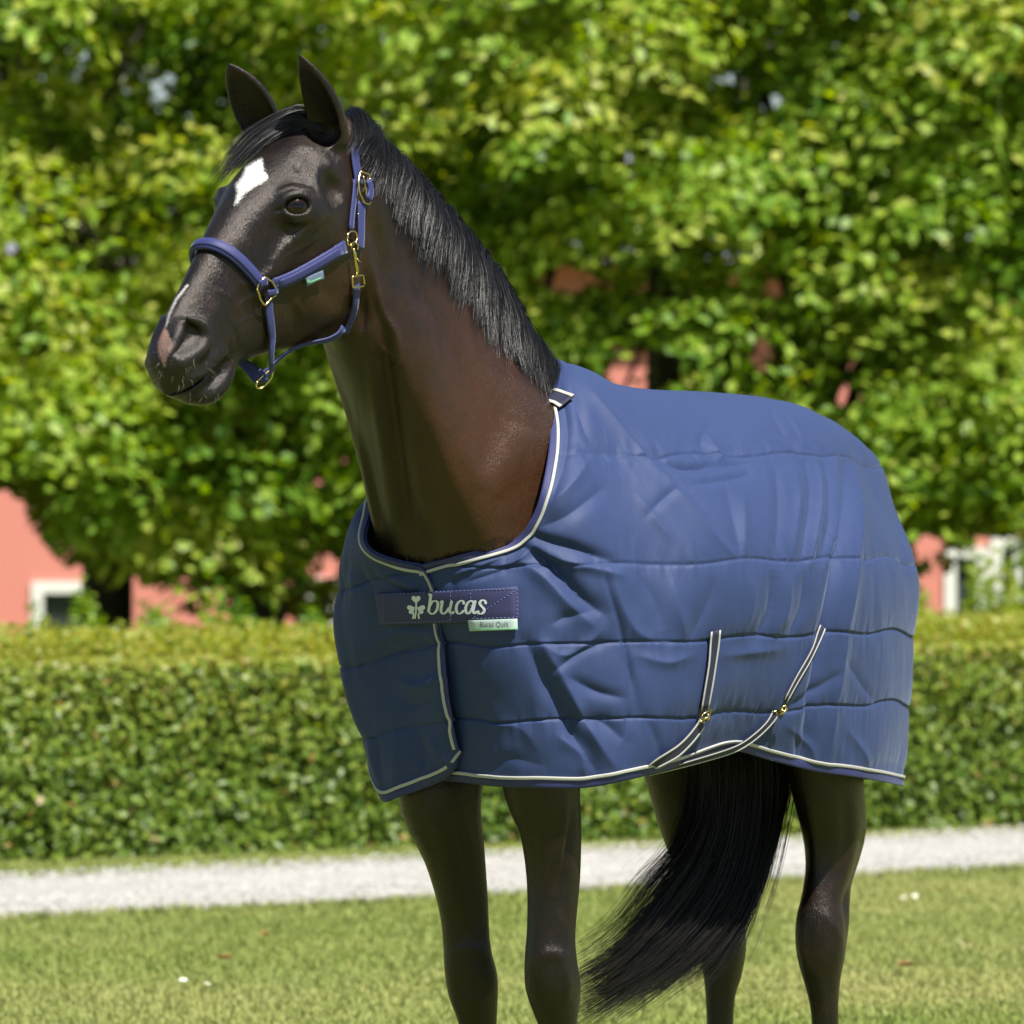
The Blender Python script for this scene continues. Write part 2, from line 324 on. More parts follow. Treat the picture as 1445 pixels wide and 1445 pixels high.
# --- surface nets
def surface_nets(F):
    ins=(F<0)
    c=np.zeros(tuple(n-1 for n in F.shape),np.uint8)
    for a in (0,1):
        for b in (0,1):
            for d in (0,1): c+=ins[a:F.shape[0]-1+a,b:F.shape[1]-1+b,d:F.shape[2]-1+d]
    I=np.argwhere((c>0)&(c<8)); idx=np.full(c.shape,-1,np.int32); idx[I[:,0],I[:,1],I[:,2]]=np.arange(len(I))
    acc=np.zeros((len(I),3)); cnt=np.zeros(len(I)); cor={}
    for a in (0,1):
        for b in (0,1):
            for d in (0,1): cor[a,b,d]=F[I[:,0]+a,I[:,1]+b,I[:,2]+d].astype(float)
    for k1 in cor:
        for ax in range(3):
            if k1[ax]==1: continue
            k2=tuple(1 if q==ax else k1[q] for q in range(3)); f1,f2=cor[k1],cor[k2]; m=(f1<0)!=(f2<0)
            t=np.where(m,f1/np.where(f1==f2,1,f1-f2),0); p=np.tile(np.array(k1,float),(len(I),1)); p[:,ax]=t
            acc+=p*m[:,None]; cnt+=m
    loc_=acc/cnt[:,None]
    V=np.stack([g[I[:,q]]+loc_[:,q]*(g[I[:,q]+1]-g[I[:,q]]) for q,g in enumerate((gx,gy,gz))],1)
    Fs=[]
    for ax in range(3):
        sl0=[slice(1,-1)]*3; sl0[ax]=slice(0,-1); sl1=list(sl0); sl1[ax]=slice(1,None)
        A=ins[tuple(sl0)]; B=ins[tuple(sl1)]; E=np.argwhere(A!=B); fl=A[E[:,0],E[:,1],E[:,2]]
        off=np.array([1,1,1]); off[ax]=0; E=E+off
        u,v=[q for q in range(3) if q!=ax]
        q=[]
        for du,dv in ((1,1),(0,1),(0,0),(1,0)):
            k=E.copy(); k[:,u]-=du; k[:,v]-=dv; q.append(idx[k[:,0],k[:,1],k[:,2]])
        q=np.stack(q,1)
        flip=fl if ax!=1 else ~fl
        q[~flip]=q[~flip][:,::-1]; Fs.append(q)
    Fq=np.concatenate(Fs); Fq=Fq[(Fq>=0).all(1)]
    # two light smoothing passes (even out the cell steps)
    e=np.concatenate([Fq[:,[0,1]],Fq[:,[1,2]],Fq[:,[2,3]],Fq[:,[3,0]]])
    for lam in (.5,-.3,.5):
        s=np.zeros_like(V); n_=np.zeros(len(V)); 
        for q in range(3): s[:,q]=np.bincount(e[:,0],V[e[:,1],q],len(V))+np.bincount(e[:,1],V[e[:,0],q],len(V))
        n_=np.bincount(e[:,0],minlength=len(V))+np.bincount(e[:,1],minlength=len(V)); V=V+lam*(s/n_[:,None]-V)
    return V,Fq
HV,HFc=surface_nets(FLD); del FLD
HW=wor(HV)
# ------------------------------------------------------------------ horse materials
def poly_dist(px,py,poly):
    """signed distance in photo pixels, negative inside"""
    poly=np.array(poly,float); d=np.full(px.shape,1e9); ins=np.zeros(px.shape,bool)
    for a,b in zip(poly,np.roll(poly,-1,0)):
        ab=b-a; t=np.clip(((px-a[0])*ab[0]+(py-a[1])*ab[1])/(ab@ab+1e-9),0,1)
        d=np.minimum(d,np.hypot(px-a[0]-t*ab[0],py-a[1]-t*ab[1]))
        c=((a[1]>py)!=(b[1]>py))&(px<(b[0]-a[0])*(py-a[1])/(b[1]-a[1]+1e-12)+a[0]); ins^=c
    return np.where(ins,-d,d)
def line_dist(px,py,L):
    L=np.array(L,float); d=np.full(px.shape,1e9); s=np.zeros(px.shape); n=len(L)-1
    for i,(a,b) in enumerate(zip(L[:-1],L[1:])):
        ab=b-a; t=np.clip(((px-a[0])*ab[0]+(py-a[1])*ab[1])/(ab@ab+1e-9),0,1); q=np.hypot(px-a[0]-t*ab[0],py-a[1]-t*ab[1])
        m=q<d; d=np.where(m,q,d); s=np.where(m,(i+t)/n,s)
    return d,s
def coat_material():
    c=N('horse_coat'); co=c.coord()
    big=c.noise(3.2,4,.55); fine=c.noise(1,3,.65,c.map((520,520,130))); mid=c.noise(26,4,.6)
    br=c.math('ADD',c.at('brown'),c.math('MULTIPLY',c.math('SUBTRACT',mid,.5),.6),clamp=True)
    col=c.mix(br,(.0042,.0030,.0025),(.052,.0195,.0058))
    col=c.mix(c.math('MULTIPLY',c.math('SUBTRACT',fine,.35),.35,clamp=True),col,(.024,.014,.008))
    jag=c.math('MULTIPLY',c.math('SUBTRACT',c.noise(1,2,.6,c.map((520,520,150))),.5),20.)
    st=c.math('MULTIPLY_ADD',c.math('ADD',c.at('star'),jag),-.45,.5,clamp=True)
    col=c.mix(st,col,(.74,.72,.68))
    sn=c.math('MULTIPLY_ADD',c.math('ADD',c.at('snip'),c.math('MULTIPLY',jag,.5)),-.4,.5,clamp=True)
    col=c.mix(sn,col,(.62,.36,.29))
    stp=c.math('MULTIPLY_ADD',c.math('ADD',c.at('stripe'),c.math('MULTIPLY',jag,.35)),-.5,.45,clamp=True)
    col=c.mix(stp,col,(.52,.49,.46))
    col=c.mix(c.at('bare'),col,(.010,.0095,.010))
    rough=c.math('MULTIPLY_ADD',fine,.26,c.math('MULTIPLY_ADD',mid,.24,.08))
    c.p(Base_Color=col,Roughness=rough,Specular_IOR_Level=.46,Specular_Tint=(1,.92,.86,1),Sheen_Weight=.02,Sheen_Roughness=.35,Sheen_Tint=(.8,.7,.6,1))
    
    hair=c.noise(1,3,.65,c.map((620,620,150))); h2=c.noise(60,4,.6)
    nb=c.bump(h2,.16,.004); s3=c.noise(1,3,.6,c.map((240,240,60))); nb=c.bump(s3,.45,.0030,nb); c.bump(hair,.6,.0020,nb)
    return c.m
def hair_material(name,c1,c2,rough=.38,spec=.5):
    c=N(name); f=c.noise(1,2,.5,c.map((260,260,40)))
    oi=c.at('tone'); c.p(Base_Color=c.mix(oi,c1,c2),Roughness=rough,Specular_IOR_Level=spec)
    return c.m
M_COAT=coat_material()
M_HAIR=hair_material('mane_hair',(.004,.004,.0045),(.010,.0098,.0105),rough=.40,spec=.35)
M_TAIL=hair_material('tail_hair',(.004,.0038,.0035),(.014,.011,.009),spec=.3)
M_WHISK=hair_material('whisker_hair',(.25,.22,.18),(.5,.45,.4))
horse=empty('horse',tuple(HO),0.)
tag(horse,'dark brown horse with a white star standing on the lawn in a blue quilted rug','horse')
def vnorm(V,F):
    n=np.cross(V[F[:,2]]-V[F[:,0]],V[F[:,3]]-V[F[:,1]]); o=np.zeros_like(V)
    for k in range(4):
        for q in range(3): o[:,q]+=np.bincount(F[:,k],n[:,q],len(V))
    return nrm(o)
# anatomy lines: ridges (+) and hollows (-) in millimetres, placed along the photo's lines on the near side
ANAT=[([(538,430),(545,500),(552,560),(562,640),(572,720),(580,785)],-6,9),([(520,470),(530,560),(543,650),(556,740)],3.5,9),([(562,470),(577,560),(592,660),(602,760)],3.5,12),
 ([(506,600),(518,660),(537,740)],-3.5,6),([(498,560),(512,650),(532,750)],2.2,4),([(518,335),(527,395),(540,440),(556,470),(561,500)],5,6),([(511,350),(514,420),(511,468)],-6,6),
 ([(530,470),(538,492),(556,503)],2.5,5),([(548,520),(560,516),(566,505)],2,4),([(600,420),(640,560),(700,660)],-4,28),([(556,330),(598,450),(625,520)],3.5,20),([(690,700),(715,650),(735,600)],5,24),
 ([(640,600),(660,680),(670,750)],-3,18),([(610,600),(625,680),(640,760)],3,16),([(580,340),(590,400),(600,440)],-3,10),
 ([(406,226),(418,209),(438,210),(449,228),(441,250)],3,7),([(419,229),(421,243)],-3.5,5),([(414,258),(428,262),(440,261)],-4,4),([(402,268),(425,264),(441,268)],1.8,4),
 ([(460,258),(474,268),(478,288)],-5,9),([(398,350),(430,328),(460,302),(487,286)],3.5,8),([(395,372),(372,390),(338,404)],2.6,6),([(383,374),(398,355),(405,338)],2.2,6),
 ([(458,322),(440,342),(412,357),(396,371)],1.4,3),([(330,440),(345,425),(366,416),(386,430)],1.5,3),([(323,472),(345,451),(371,445)],1.2,3),([(308,410),(330,425),(341,446)],1.3,4),
 ([(305,362),(330,398),(346,430)],-2,8),([(298,478),(309,499),(326,505)],1.5,3),([(290,506),(305,513),(326,509)],-1.5,3),([(322,452),(333,474),(334,496)],-2,4),([(262,541),(276,531),(301,525)],2,4),
 ([(405,305),(420,312),(438,306)],1.5,3),([(398,312),(420,322),(445,312)],-1.6,4),([(386,298),(402,296)],-2,2.5),([(410,420),(425,440),(432,465)],1.6,5),([(435,400),(470,420),(490,450)],-2,12),([(345,300),(355,330),(368,355)],-1.6,9),
 ([(362,205),(388,190),(415,184)],1.5,8),([(445,200),(462,230),(470,250)],2.5,7),([(481,215),(490,260),(494,300)],2,6),
 ([(812,1115),(806,1170),(797,1220),(792,1285)],-4,5),([(800,1120),(795,1180),(786,1230)],3,7),([(745,1130),(752,1200),(758,1290)],-2.5,10),([(752,1370),(760,1400),(772,1425)],-3,6),([(790,1350),(800,1380),(800,1415)],3,7),([(757,1352),(780,1345),(805,1352)],2.5,8),
 ([(640,1140),(655,1200),(664,1270)],-3,8),([(600,1130),(625,1200),(640,1280)],3,10),([(640,1345),(665,1338),(688,1348)],3,8),([(640,1390),(660,1400),(685,1395)],-2.5,7),
 ([(1140,1120),(1150,1190),(1152,1260)],3,8),([(1190,1120),(1196,1180),(1182,1240)],-3.5,8),([(1165,1290),(1178,1310),(1190,1335)],2,5),([(1135,1290),(1132,1330),(1140,1370)],3,6),([(1152,1370),(1160,1400),(1163,1440)],2.5,6)]
HN=vnorm(HW,HFc); _px,_py=proj(HW); _vw=nrm(CC-HW); _f=np.clip((HN*_vw).sum(1)*2.2-.25,0,1)*(HV[:,1]>-.16); _dd=np.zeros(len(HW))
for L,h_,w_ in ANAT:
    if L[0][1]>1100: h_*=1.7
    elif L[0][1]>325 and L[0][0]>495: h_*=1.7
    d_,s_=line_dist(_px,_py,cr(np.array(L,float),len(L)*3)); _dd+=h_*.001*np.exp(-(d_/w_)**2)*np.sin(math.pi*np.clip(s_*.94+.03,0,1))**.6
HW=HW+HN*(_dd*_f)[:,None]; HV=loc(HW)
body=nmesh('body',HW,HFc,M_COAT,horse)
px_,py_=proj(HW); vis=HV[:,1]>-.2; t_,y_,d_=hdloc(HV)
onface=(t_>.02)&(t_<.7)&(HV[:,2]>1.5)&(HV[:,0]>.95)
top=d_>np.interp(t_,T_,TOP)*.45-.02
star=np.where(onface&top,poly_dist(px_,py_,[(369,224),(372,239),(378,252),(359,263),(344,274),(332,289),(336,272),(333,262),(343,249),(347,236),(359,229)]),60)
snip=np.where(onface&(d_>-.02),poly_dist(px_,py_,[(233.5,459.5),(245,488),(236,504),(232,520),(223,497),(223,484),(228,471)]),60)
strp=np.where(onface&(d_>-.02),line_dist(px_,py_,[(264,403),(249,422),(239,443),(235,459)])[0]-1.6,60)
attr(body,'star',star); attr(body,'snip',snip); attr(body,'stripe',strp)
g=lambda P,c,r: np.exp(-((P-np.array(c))**2/np.array(r)**2).sum(1))
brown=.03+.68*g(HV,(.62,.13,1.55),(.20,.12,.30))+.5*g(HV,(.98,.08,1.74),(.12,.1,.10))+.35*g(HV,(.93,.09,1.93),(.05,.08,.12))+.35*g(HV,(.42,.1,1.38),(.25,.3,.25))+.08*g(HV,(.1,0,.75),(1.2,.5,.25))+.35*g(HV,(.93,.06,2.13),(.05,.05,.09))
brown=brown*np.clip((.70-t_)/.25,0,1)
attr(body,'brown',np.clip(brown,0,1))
bare=.8*np.exp(-((t_-.62)/.07)**2)*onface
for e in EYES: bare=np.maximum(bare,np.exp(-(((HV-e[0]-e[1]*.02)/.024)**2).sum(1)**2))
attr(body,'bare',np.clip(bare,0,1))
BV=BVHTree.FromPolygons([Vector(v) for v in HW.tolist()],HFc.tolist())
def hit(px,py,bvs,off=0.):
    r=ray(px,py); r=r/np.linalg.norm(r); best=None
    for b in bvs:
        h=b.ray_cast(Vector(CC),Vector(r))
        if h[0] is not None and (best is None or h[3]<best[2]): best=(np.array(h[0]),np.array(h[1]),h[3])
    if best is None: return None,None
    n=best[1]; n=n if n@r<0 else -n
    return best[0]+n*off,n
# eyes
me_=N('eyeball'); me_.p(Base_Color=(.006,.0035,.003),Roughness=.03,Specular_IOR_Level=.5)
mp_=N('pupil'); mp_.p(Base_Color=(.002,.002,.003),Roughness=.04,Specular_IOR_Level=.4)
mi_=N('iris'); mi_.p(Base_Color=mi_.mix(mi_.noise(300,3),(.006,.003,.0015),(.020,.009,.004)),Roughness=.04,Specular_IOR_Level=.4)
mcn=N('cornea'); mcn.p(Base_Color=(1,1,1),Roughness=.03,Transmission_Weight=1.,IOR=1.25)
for c,n_,a,b in EYES:
    Vs=[];R=.0258
    th=np.linspace(0,math.pi,33); ph=np.linspace(0,2*math.pi,40,endpoint=False)
    V=c+R*(np.cos(th)[:,None,None]*n_+np.sin(th)[:,None,None]*(np.cos(ph)[None,:,None]*a+np.sin(ph)[None,:,None]*b))
    e=nmesh('eye',wor(V.reshape(-1,3)),grid_faces(33,40,True),me_.m,body)
    def disc(r1,r2,k,name,mat):
        rr=np.linspace(.0,1,8); V=[]
        for q in rr:
            for f_ in ph: 
                x,y=r1*q*math.cos(f_),r2*q*math.sin(f_); z=math.sqrt(max(R*R-x*x-y*y,0))+k; V.append(c+a*x+b*y+n_*z)
        return nmesh(name,wor(np.array(V)),grid_faces(8,40,True),mat,e)
    disc(.0168,.0140,.00025,'iris',mi_.m); disc(.0115,.0068,.0005,'pupil',mp_.m)
# ------------------------------------------------------------------ hair
def strands(name,guides,n,w,mat,parent,seg=14,jit=.004,lenv=(.8,1.),clump=24,spread=.006,tipw=.25,wave=0.,tone=None):
    """guides (g,k,3); hairs blend between neighbouring guides, gathered into locks"""
    G=np.array([even(cr(g_,40),seg) for g_ in guides]); ng=len(G)
    nc=max(4,n//clump); cu=rng.random(nc)*(ng-1); cjit=rng.normal(size=(nc,1,3))*spread*np.linspace(.25,1.2,seg)[None,:,None]
    ci=rng.integers(0,nc,n); u=np.clip(cu[ci]+rng.normal(size=n)*.02*ng/max(ng,8)*2,0,ng-1.001); i=u.astype(int); f=(u-i)[:,None,None]
    P=G[i]*(1-f)+G[i+1]*f+cjit[ci]
    L=(lenv[0]+(lenv[1]-lenv[0])*rng.random(nc))[ci]*(1-.10*rng.random(n))
    s=np.linspace(0,1,seg)[None]*L[:,None]*(seg-1); i0=np.clip(s.astype(int),0,seg-2); ff=(s-i0)[...,None]; k=np.arange(n)[:,None]
    P=P[k,i0]*(1-ff)+P[k,i0+1]*ff
    sp=np.linspace(0,1,seg)[None,:,None]
    P=P+rng.normal(size=(n,1,3))*jit*(1.-.35*sp)+rng.normal(size=(n,1,3))*jit*.9*sp**2
    if wave: P=P+wave*np.sin(sp*rng.uniform(4,9,(n,1,1))+rng.uniform(0,6,(n,1,1)))*nrm(rng.normal(size=(n,1,3)))*sp
    T=nrm(np.gradient(P,axis=1)); rd=nrm(np.cross(T,nrm(rng.normal(size=(n,1,3))+np.array([0,2.,0]))))
    ww=(w*(rng.uniform(.6,1.2,(n,1,1))))*(1-(1-tipw)*sp**2)
    V=np.stack([P-rd*ww/2,P+rd*ww/2],2).reshape(-1,3)
    base=(np.arange(n)*seg*2)[:,None,None]+(np.arange(seg-1)*2)[None,:,None]
    F=(base+np.array([0,1,3,2])).reshape(-1,4)
    o=nmesh(name,V,F,mat,parent)
    tn=np.clip(rng.beta(1.6,2.6,n)+.25*rng.normal(size=nc)[ci],0,1); attr(o,'tone',np.repeat(tn,seg*2)); return o
def drape(L,off,vmin=-9):
    """push a local guide path outside the body"""
    W=wor(np.array(L,float)); out=[]
    for k,p in enumerate(W):
        q,nn,_,dist=BV.find_nearest(Vector(p)); q=np.array(q);nn=np.array(nn); s=(p-q)@nn; o_=off[k] if np.ndim(off) else off
        out.append(q+nn*o_ if s<o_ else p)
    return np.array(out)
# mane, forelock, tail
tx=[489,518,545,574,597,621,650,674,700,726,747,758,768]; ty=[176,186,208,229,254,281,316,344,379,423,468,500,530]
bx=[480,505,524,566,582,608,629,650,674,697,709,737,758,770]; by=[196,214,262,300,345,368,392,430,466,500,516,552,566,568]
mg=[]
for k,x in enumerate(np.linspace(488,766,60)):
    y0=np.interp(x,tx,ty); y1=np.interp(x,bx,by)+8*math.sin(k*1.9)+5*math.sin(k*.83+1); dx=3*math.sin(k*.7); H=max(y1-y0,26)
    L=[PV(x-3,y0+9,-.012),PV(x,y0+2,.004),PV(x+2+dx*.3,y0+H*.18,.026),PV(x+3+dx,y0+H*.45,.052),PV(x+2+dx,y0+H*.75,.072),PV(x+1+dx*1.5,y0+H,.082)]
    mg.append(drape(L,[-.006,.006,.010,.012,.011,.006]))
strands('mane',mg,17000,.00068,M_HAIR,body,seg=10,jit=.0040,lenv=(.72,1.10),clump=9,spread=.0055,wave=.0030)
mg2=[]
for k,x in enumerate(np.linspace(494,764,40)):
    y0=np.interp(x,tx,ty); L=[PV(x-4,y0+10,.0),PV(x-2,y0+1,.0),PV(x+3,y0-2,-.004),PV(x+9,y0+8,-.012),PV(x+14,y0+26,-.03)]
    mg2.append(wor(np.array(L)))
strands('mane',mg2,2600,.0009,M_HAIR,body,seg=9,jit=.0016,lenv=(.5,1.),clump=22,spread=.003,wave=.001)
fg=[[(442,162,.012),(424,154,.0),(389,161,-.035),(354,188,-.06),(335,208,-.07),(311,240,-.082)],
    [(446,168,.02),(421,160,0),(386,170,-.03),(351,199,-.055),(328,225,-.07),(306,252,-.082)],
    [(450,174,.025),(420,166,.0),(390,177,-.022),(358,208,-.045),(335,234,-.06),(312,254,-.076)],
    [(452,180,.03),(424,172,.008),(400,183,-.012),(374,203,-.03),(352,224,-.045),(322,250,-.068)],
    [(458,188,.034),(438,180,.018),(414,185,.0),(390,197,-.016),(366,216,-.032),(345,236,-.046)]]
fgd=[drape([PV(*q) for q in L],[.004,.012,.013,.012,.010,.008]) for L in fg]
strands('forelock',fgd,1500,.0008,M_HAIR,body,seg=12,jit=.0028,lenv=(.6,1.08),clump=12,spread=.006,wave=.002)
tg=[[(990,1000),(994,1080),(990,1150),(970,1205),(935,1250),(900,1300),(865,1335),(818,1362)],
    [(1008,1000),(1012,1080),(1006,1160),(986,1220),(955,1270),(915,1320),(870,1360),(815,1392)],
    [(1034,1000),(1038,1080),(1032,1160),(1012,1230),(980,1290),(930,1345),(880,1385),(818,1420)],
    [(1055,1000),(1060,1080),(1055,1160),(1040,1230),(1010,1300),(960,1350),(900,1390),(830,1436)],
    [(1082,1000),(1088,1080),(1080,1150),(1064,1210),(1044,1270),(1014,1325),(978,1362),(935,1392)],
    [(1104,1000),(1108,1085),(1096,1140),(1082,1200),(1066,1250),(1052,1295),(1036,1330),(1012,1362)]]
def tailg(L,v0,dv=0.):
    n=len(L); return wor(np.array([(-.80,0,1.34),(-.76,0,1.16),(-.62,v0*.3,1.02)]+[PV(a,b,v0+dv*k/n+(.10*(k/n)**2)) for k,(a,b) in enumerate(L)]))
lay=[]
for v0 in (-.012,.030):
    gs=[tailg(L,v0) for L in tg]
    strands('tail',gs,5000,.0013,M_TAIL,body,seg=19,jit=.0055,lenv=(.62,1.06),clump=12,spread=.014,wave=.006)
gs=[tailg(L,.01) for L in tg]
strands('tail',gs,1500,.0008,M_TAIL,body,seg=26,jit=.012,lenv=(.82,1.08),clump=5,spread=.020,wave=.010)
ax_=[tailg([(a-14,b-12) for a,b in tg[0]],.0),tailg([(a-26,b-16) if b>1230 else (a,b) for a,b in tg[0]],.01)]
strands('tail',ax_,260,.0008,M_TAIL,body,seg=26,jit=.008,lenv=(.8,1.04),clump=5,spread=.010,wave=.008)
# whiskers and lashes
wp=[]
for _ in range(60):
    k=rng.integers(0,4)
    if k==0: a,b=rng.uniform(255,325),rng.uniform(548,566)
    elif k==1: a,b=rng.uniform(214,235),rng.uniform(490,540)
    elif k==2: a,b=rng.uniform(240,285),rng.uniform(505,545)
    else: a,b=rng.uniform(285,328),rng.uniform(505,535)
    p,n_=hit(a,b,[BV])
    if p is None: continue
    L=rng.uniform(.006,.018); d=nrm(n_+rng.normal(size=3)*.35+np.array([-.25,0,-.35])); q=np.linspace(0,1,5)[:,None]
    P=p+d*L*q+np.array([0,0,-.25*L])*q**2; wp.append(tube(P,np.linspace(.00014,.00006,5),3,False))
for sgn,(c,n_,a,b) in zip((1,-1),EYES):
    for q in np.radians(np.linspace(25,155,22)):
        s_=c+n_*.021+a*.024*math.cos(q)+b*(.0165*math.sin(q)); d=nrm(n_*.8+b*.25+a*.5*math.cos(q)-np.array([0,0,.1])); e=np.linspace(0,1,5)[:,None]
        P=wor(s_+d*.012*e-np.array([0,0,.004])*e*(1-e)*2); wp.append(tube(P,np.linspace(.0005,.0002,5),3,False))
V,F=merge(wp[:-44]); ob=nmesh('whiskers',V,F,M_WHISK,body); ob['kind']='stuff'; attr(ob,'tone',rng.random(len(V)))
for k in (44,22):
    V,F=merge(wp[-k:][:22]); ob=nmesh('eyelashes',V,F,M_HAIR,body); attr(ob,'tone',np.zeros(len(V))); ob['kind']='stuff'
# ================================================================== RUG
def fabric(name,base,rough=.55,sheen=.25,weave=900.,bs=.10,spec=.4):
    c=N(name); v=c.coord(); a=c.noise(1,1,.5,c.map((weave,weave*.5,weave))); b=c.noise(7,3,.5); d=c.noise(330,2,.65)
    col=c.mix(c.math('MULTIPLY',b,.35),tuple(x*.92 for x in base),tuple(min(x*1.18,1) for x in base))
    col=c.mix(c.math('MULTIPLY',d,.34),col,tuple(min(x*1.7+.01,1) for x in base))
    c.p(Base_Color=col,Roughness=rough,Specular_IOR_Level=spec,Sheen_Weight=sheen,Sheen_Roughness=.35,Sheen_Tint=(.55,.65,.95,1))
    c.bump(c.math('ADD',a,d),bs,.001); return c.m
M_RUG=fabric('navy_rug_fabric',(.0200,.0370,.108),rough=.64,sheen=.16,spec=.34,bs=.30)
M_LIN=fabric('rug_lining',(.02,.028,.07),rough=.8)
M_NAVY=fabric('navy_binding',(.022,.028,.105),rough=.6,sheen=.15,bs=.25)
M_NAVY2=fabric('navy_strap_webbing',(.030,.031,.098),rough=.65,sheen=.1,bs=.3)
M_DARK=fabric('dark_webbing',(.012,.014,.035),rough=.7,sheen=.1,bs=.3)
M_GREY=fabric('grey_piping',(.36,.36,.33),rough=.7,sheen=.1,bs=.3)
M_LOGO=fabric('white_print',(.60,.66,.68),rough=.6,sheen=.0,bs=.2)
M_BRASS=N('brass'); M_BRASS.p(Base_Color=M_BRASS.mix(M_BRASS.noise(90,3),(.55,.40,.13),(.80,.66,.30)),Metallic=1.,Roughness=.26); M_BRASS=M_BRASS.m
NET='''603,796,0 610,850,.0 628,930,0 640,1010,0 650,1102,0
660,781,.09 670,850,.10 685,930,.11 695,1010,.11 700,1108,.10
722,766,.15 745,835,.19 760,920,.21 765,1010,.205 762,1110,.19
752,731,.19 800,810,.25 830,910,.27 830,1010,.265 825,1110,.25
768,680,.20 840,760,.275 890,880,.31 895,1000,.315 885,1099,.30
778,600,.14 860,690,.25 940,840,.335 955,980,.340 940,1084,.305
766,508,.0 870,600,.19 980,790,.350 1010,960,.342 985,1070,.295
835,537,0 930,610,.2 1040,780,.355 1060,950,.338 1032,1057,.285
915,549,0 1010,620,.2 1100,780,.350 1112,950,.332 1090,1072,.285
1000,553,0 1085,620,.2 1160,780,.335 1165,950,.325 1150,1087,.290
1085,562,0 1155,640,.19 1205,790,.31 1207,950,.31 1200,1094,.295
1145,583,0 1200,670,.18 1245,800,.27 1245,950,.28 1240,1101,.27
1190,612,0 1232,700,.14 1277,810,.2 1270,950,.22 1264,1106,.21
1222,641,0 1261,720,.08 1294,815,.12 1287,920,.14 1272,1108,.14'''
near=np.array([[PV(*map(float,e.split(','))) for e in L.split()] for L in NET.split('\n')])
tailc=np.array([[(-.895,0,1.44),(-.955,0,1.36),(-.99,0,1.22),(-.965,0,1.04),(-.93,0,.80)]])
far=near[4:][::-1]*np.array([1,-1,1])
far[-1]=np.array([PV(*q) for q in ((518,690,-.165),(500,765,-.26),(474,880,-.305),(490,980,-.30),(520,1075,-.275))])+np.array([-.03,0,0])
NETF='''523,724,-.165 480,800,-.262 473,880,-.278 490,985,-.265 531,1102,-.235
517,757,-.145 497,835,-.21 506,925,-.215 522,1022,-.21 545,1130,-.185
530,776,-.11 532,850,-.15 545,930,-.155 555,1018,-.15 568,1122,-.135
566,789,-.06 574,855,-.075 585,930,-.08 592,1012,-.08 604,1108,-.075
605,798,-.005 613,858,-.01 618,930,-.01 626,1010,-.01 636,1090,-.012
621,826,.02 625,868,.015 633,930,.012 641,1010,.010 647,1060,.006'''
farf=np.array([[PV(*map(float,e.split(','))) for e in L.split()] for L in NETF.split('\n')])
farf[-1,:,0]+=.004
nearx=near.copy(); pre=near[0].copy(); pre[:,1]-=.06; pre[:,0]-=.018; pre[0]+=(.0,0,-.02)
nearx=np.concatenate([pre[None],near,tailc]); farx=np.concatenate([tailc,far,farf])
def shell_grid(net,ncol,nrow,seamcols=()):
    m=len(net)
    # an extra row just below the spine keeps the back rounded
    s=net[:,0]+(net[:,1]-net[:,0])*np.array([.42,.52,.20]); net=np.concatenate([net[:,:1],s[:,None],net[:,1:]],1)
    fine=cr(net,ncol*3); R=cr(np.swapaxes(fine,0,1),90)                # rows x cols
    out=np.empty((nrow,ncol*3,3))
    s=np.concatenate([np.zeros((1,ncol*3)),np.cumsum(np.linalg.norm(np.diff(R,axis=0),axis=2),0)],0)
    for j in range(ncol*3):
        tt=np.linspace(0,s[-1,j],nrow)
        for q in range(3): out[:,j,q]=np.interp(tt,s[:,j],R[:,j,q])
    mid=out[nrow//2]; a=arclen(mid); t=np.linspace(0,a[-1],ncol); ii=np.interp(t,a,np.arange(ncol*3)); i0=np.minimum(ii.astype(int),ncol*3-2); f=(ii-i0)[None,:,None]
    G=out[:,i0]*(1-f)+out[:,i0+1]*f
    for _ in range(3):      # relax across columns
        G[:,1:-1]=.5*G[:,1:-1]+.25*(G[:,:-2]+G[:,2:])
    return G,arclen(mid)
def vnoise(P,scale,seed=0,oct_=3):
    """cheap smooth 3-D value noise, roughly -1..1"""
    P=np.asarray(P)*scale; out=np.zeros(P.shape[:-1]); amp=1.; r=np.random.default_rng(seed); tab=r.uniform(-1,1,4096)
    for o in range(oct_):
        Q=P*2**o+o*17.3; i=np.floor(Q).astype(np.int64); f=Q-i; f=f*f*(3-2*f); acc=0
        for a in (0,1):
            for b in (0,1):
                for c in (0,1):
                    h=((i[...,0]+a)*73856093^(i[...,1]+b)*19349663^(i[...,2]+c)*83492791)&4095
                    acc=acc+tab[h]*(f[...,0] if a else 1-f[...,0])*(f[...,1] if b else 1-f[...,1])*(f[...,2] if c else 1-f[...,2])
        out+=amp*acc; amp*=.5
    return out/1.5
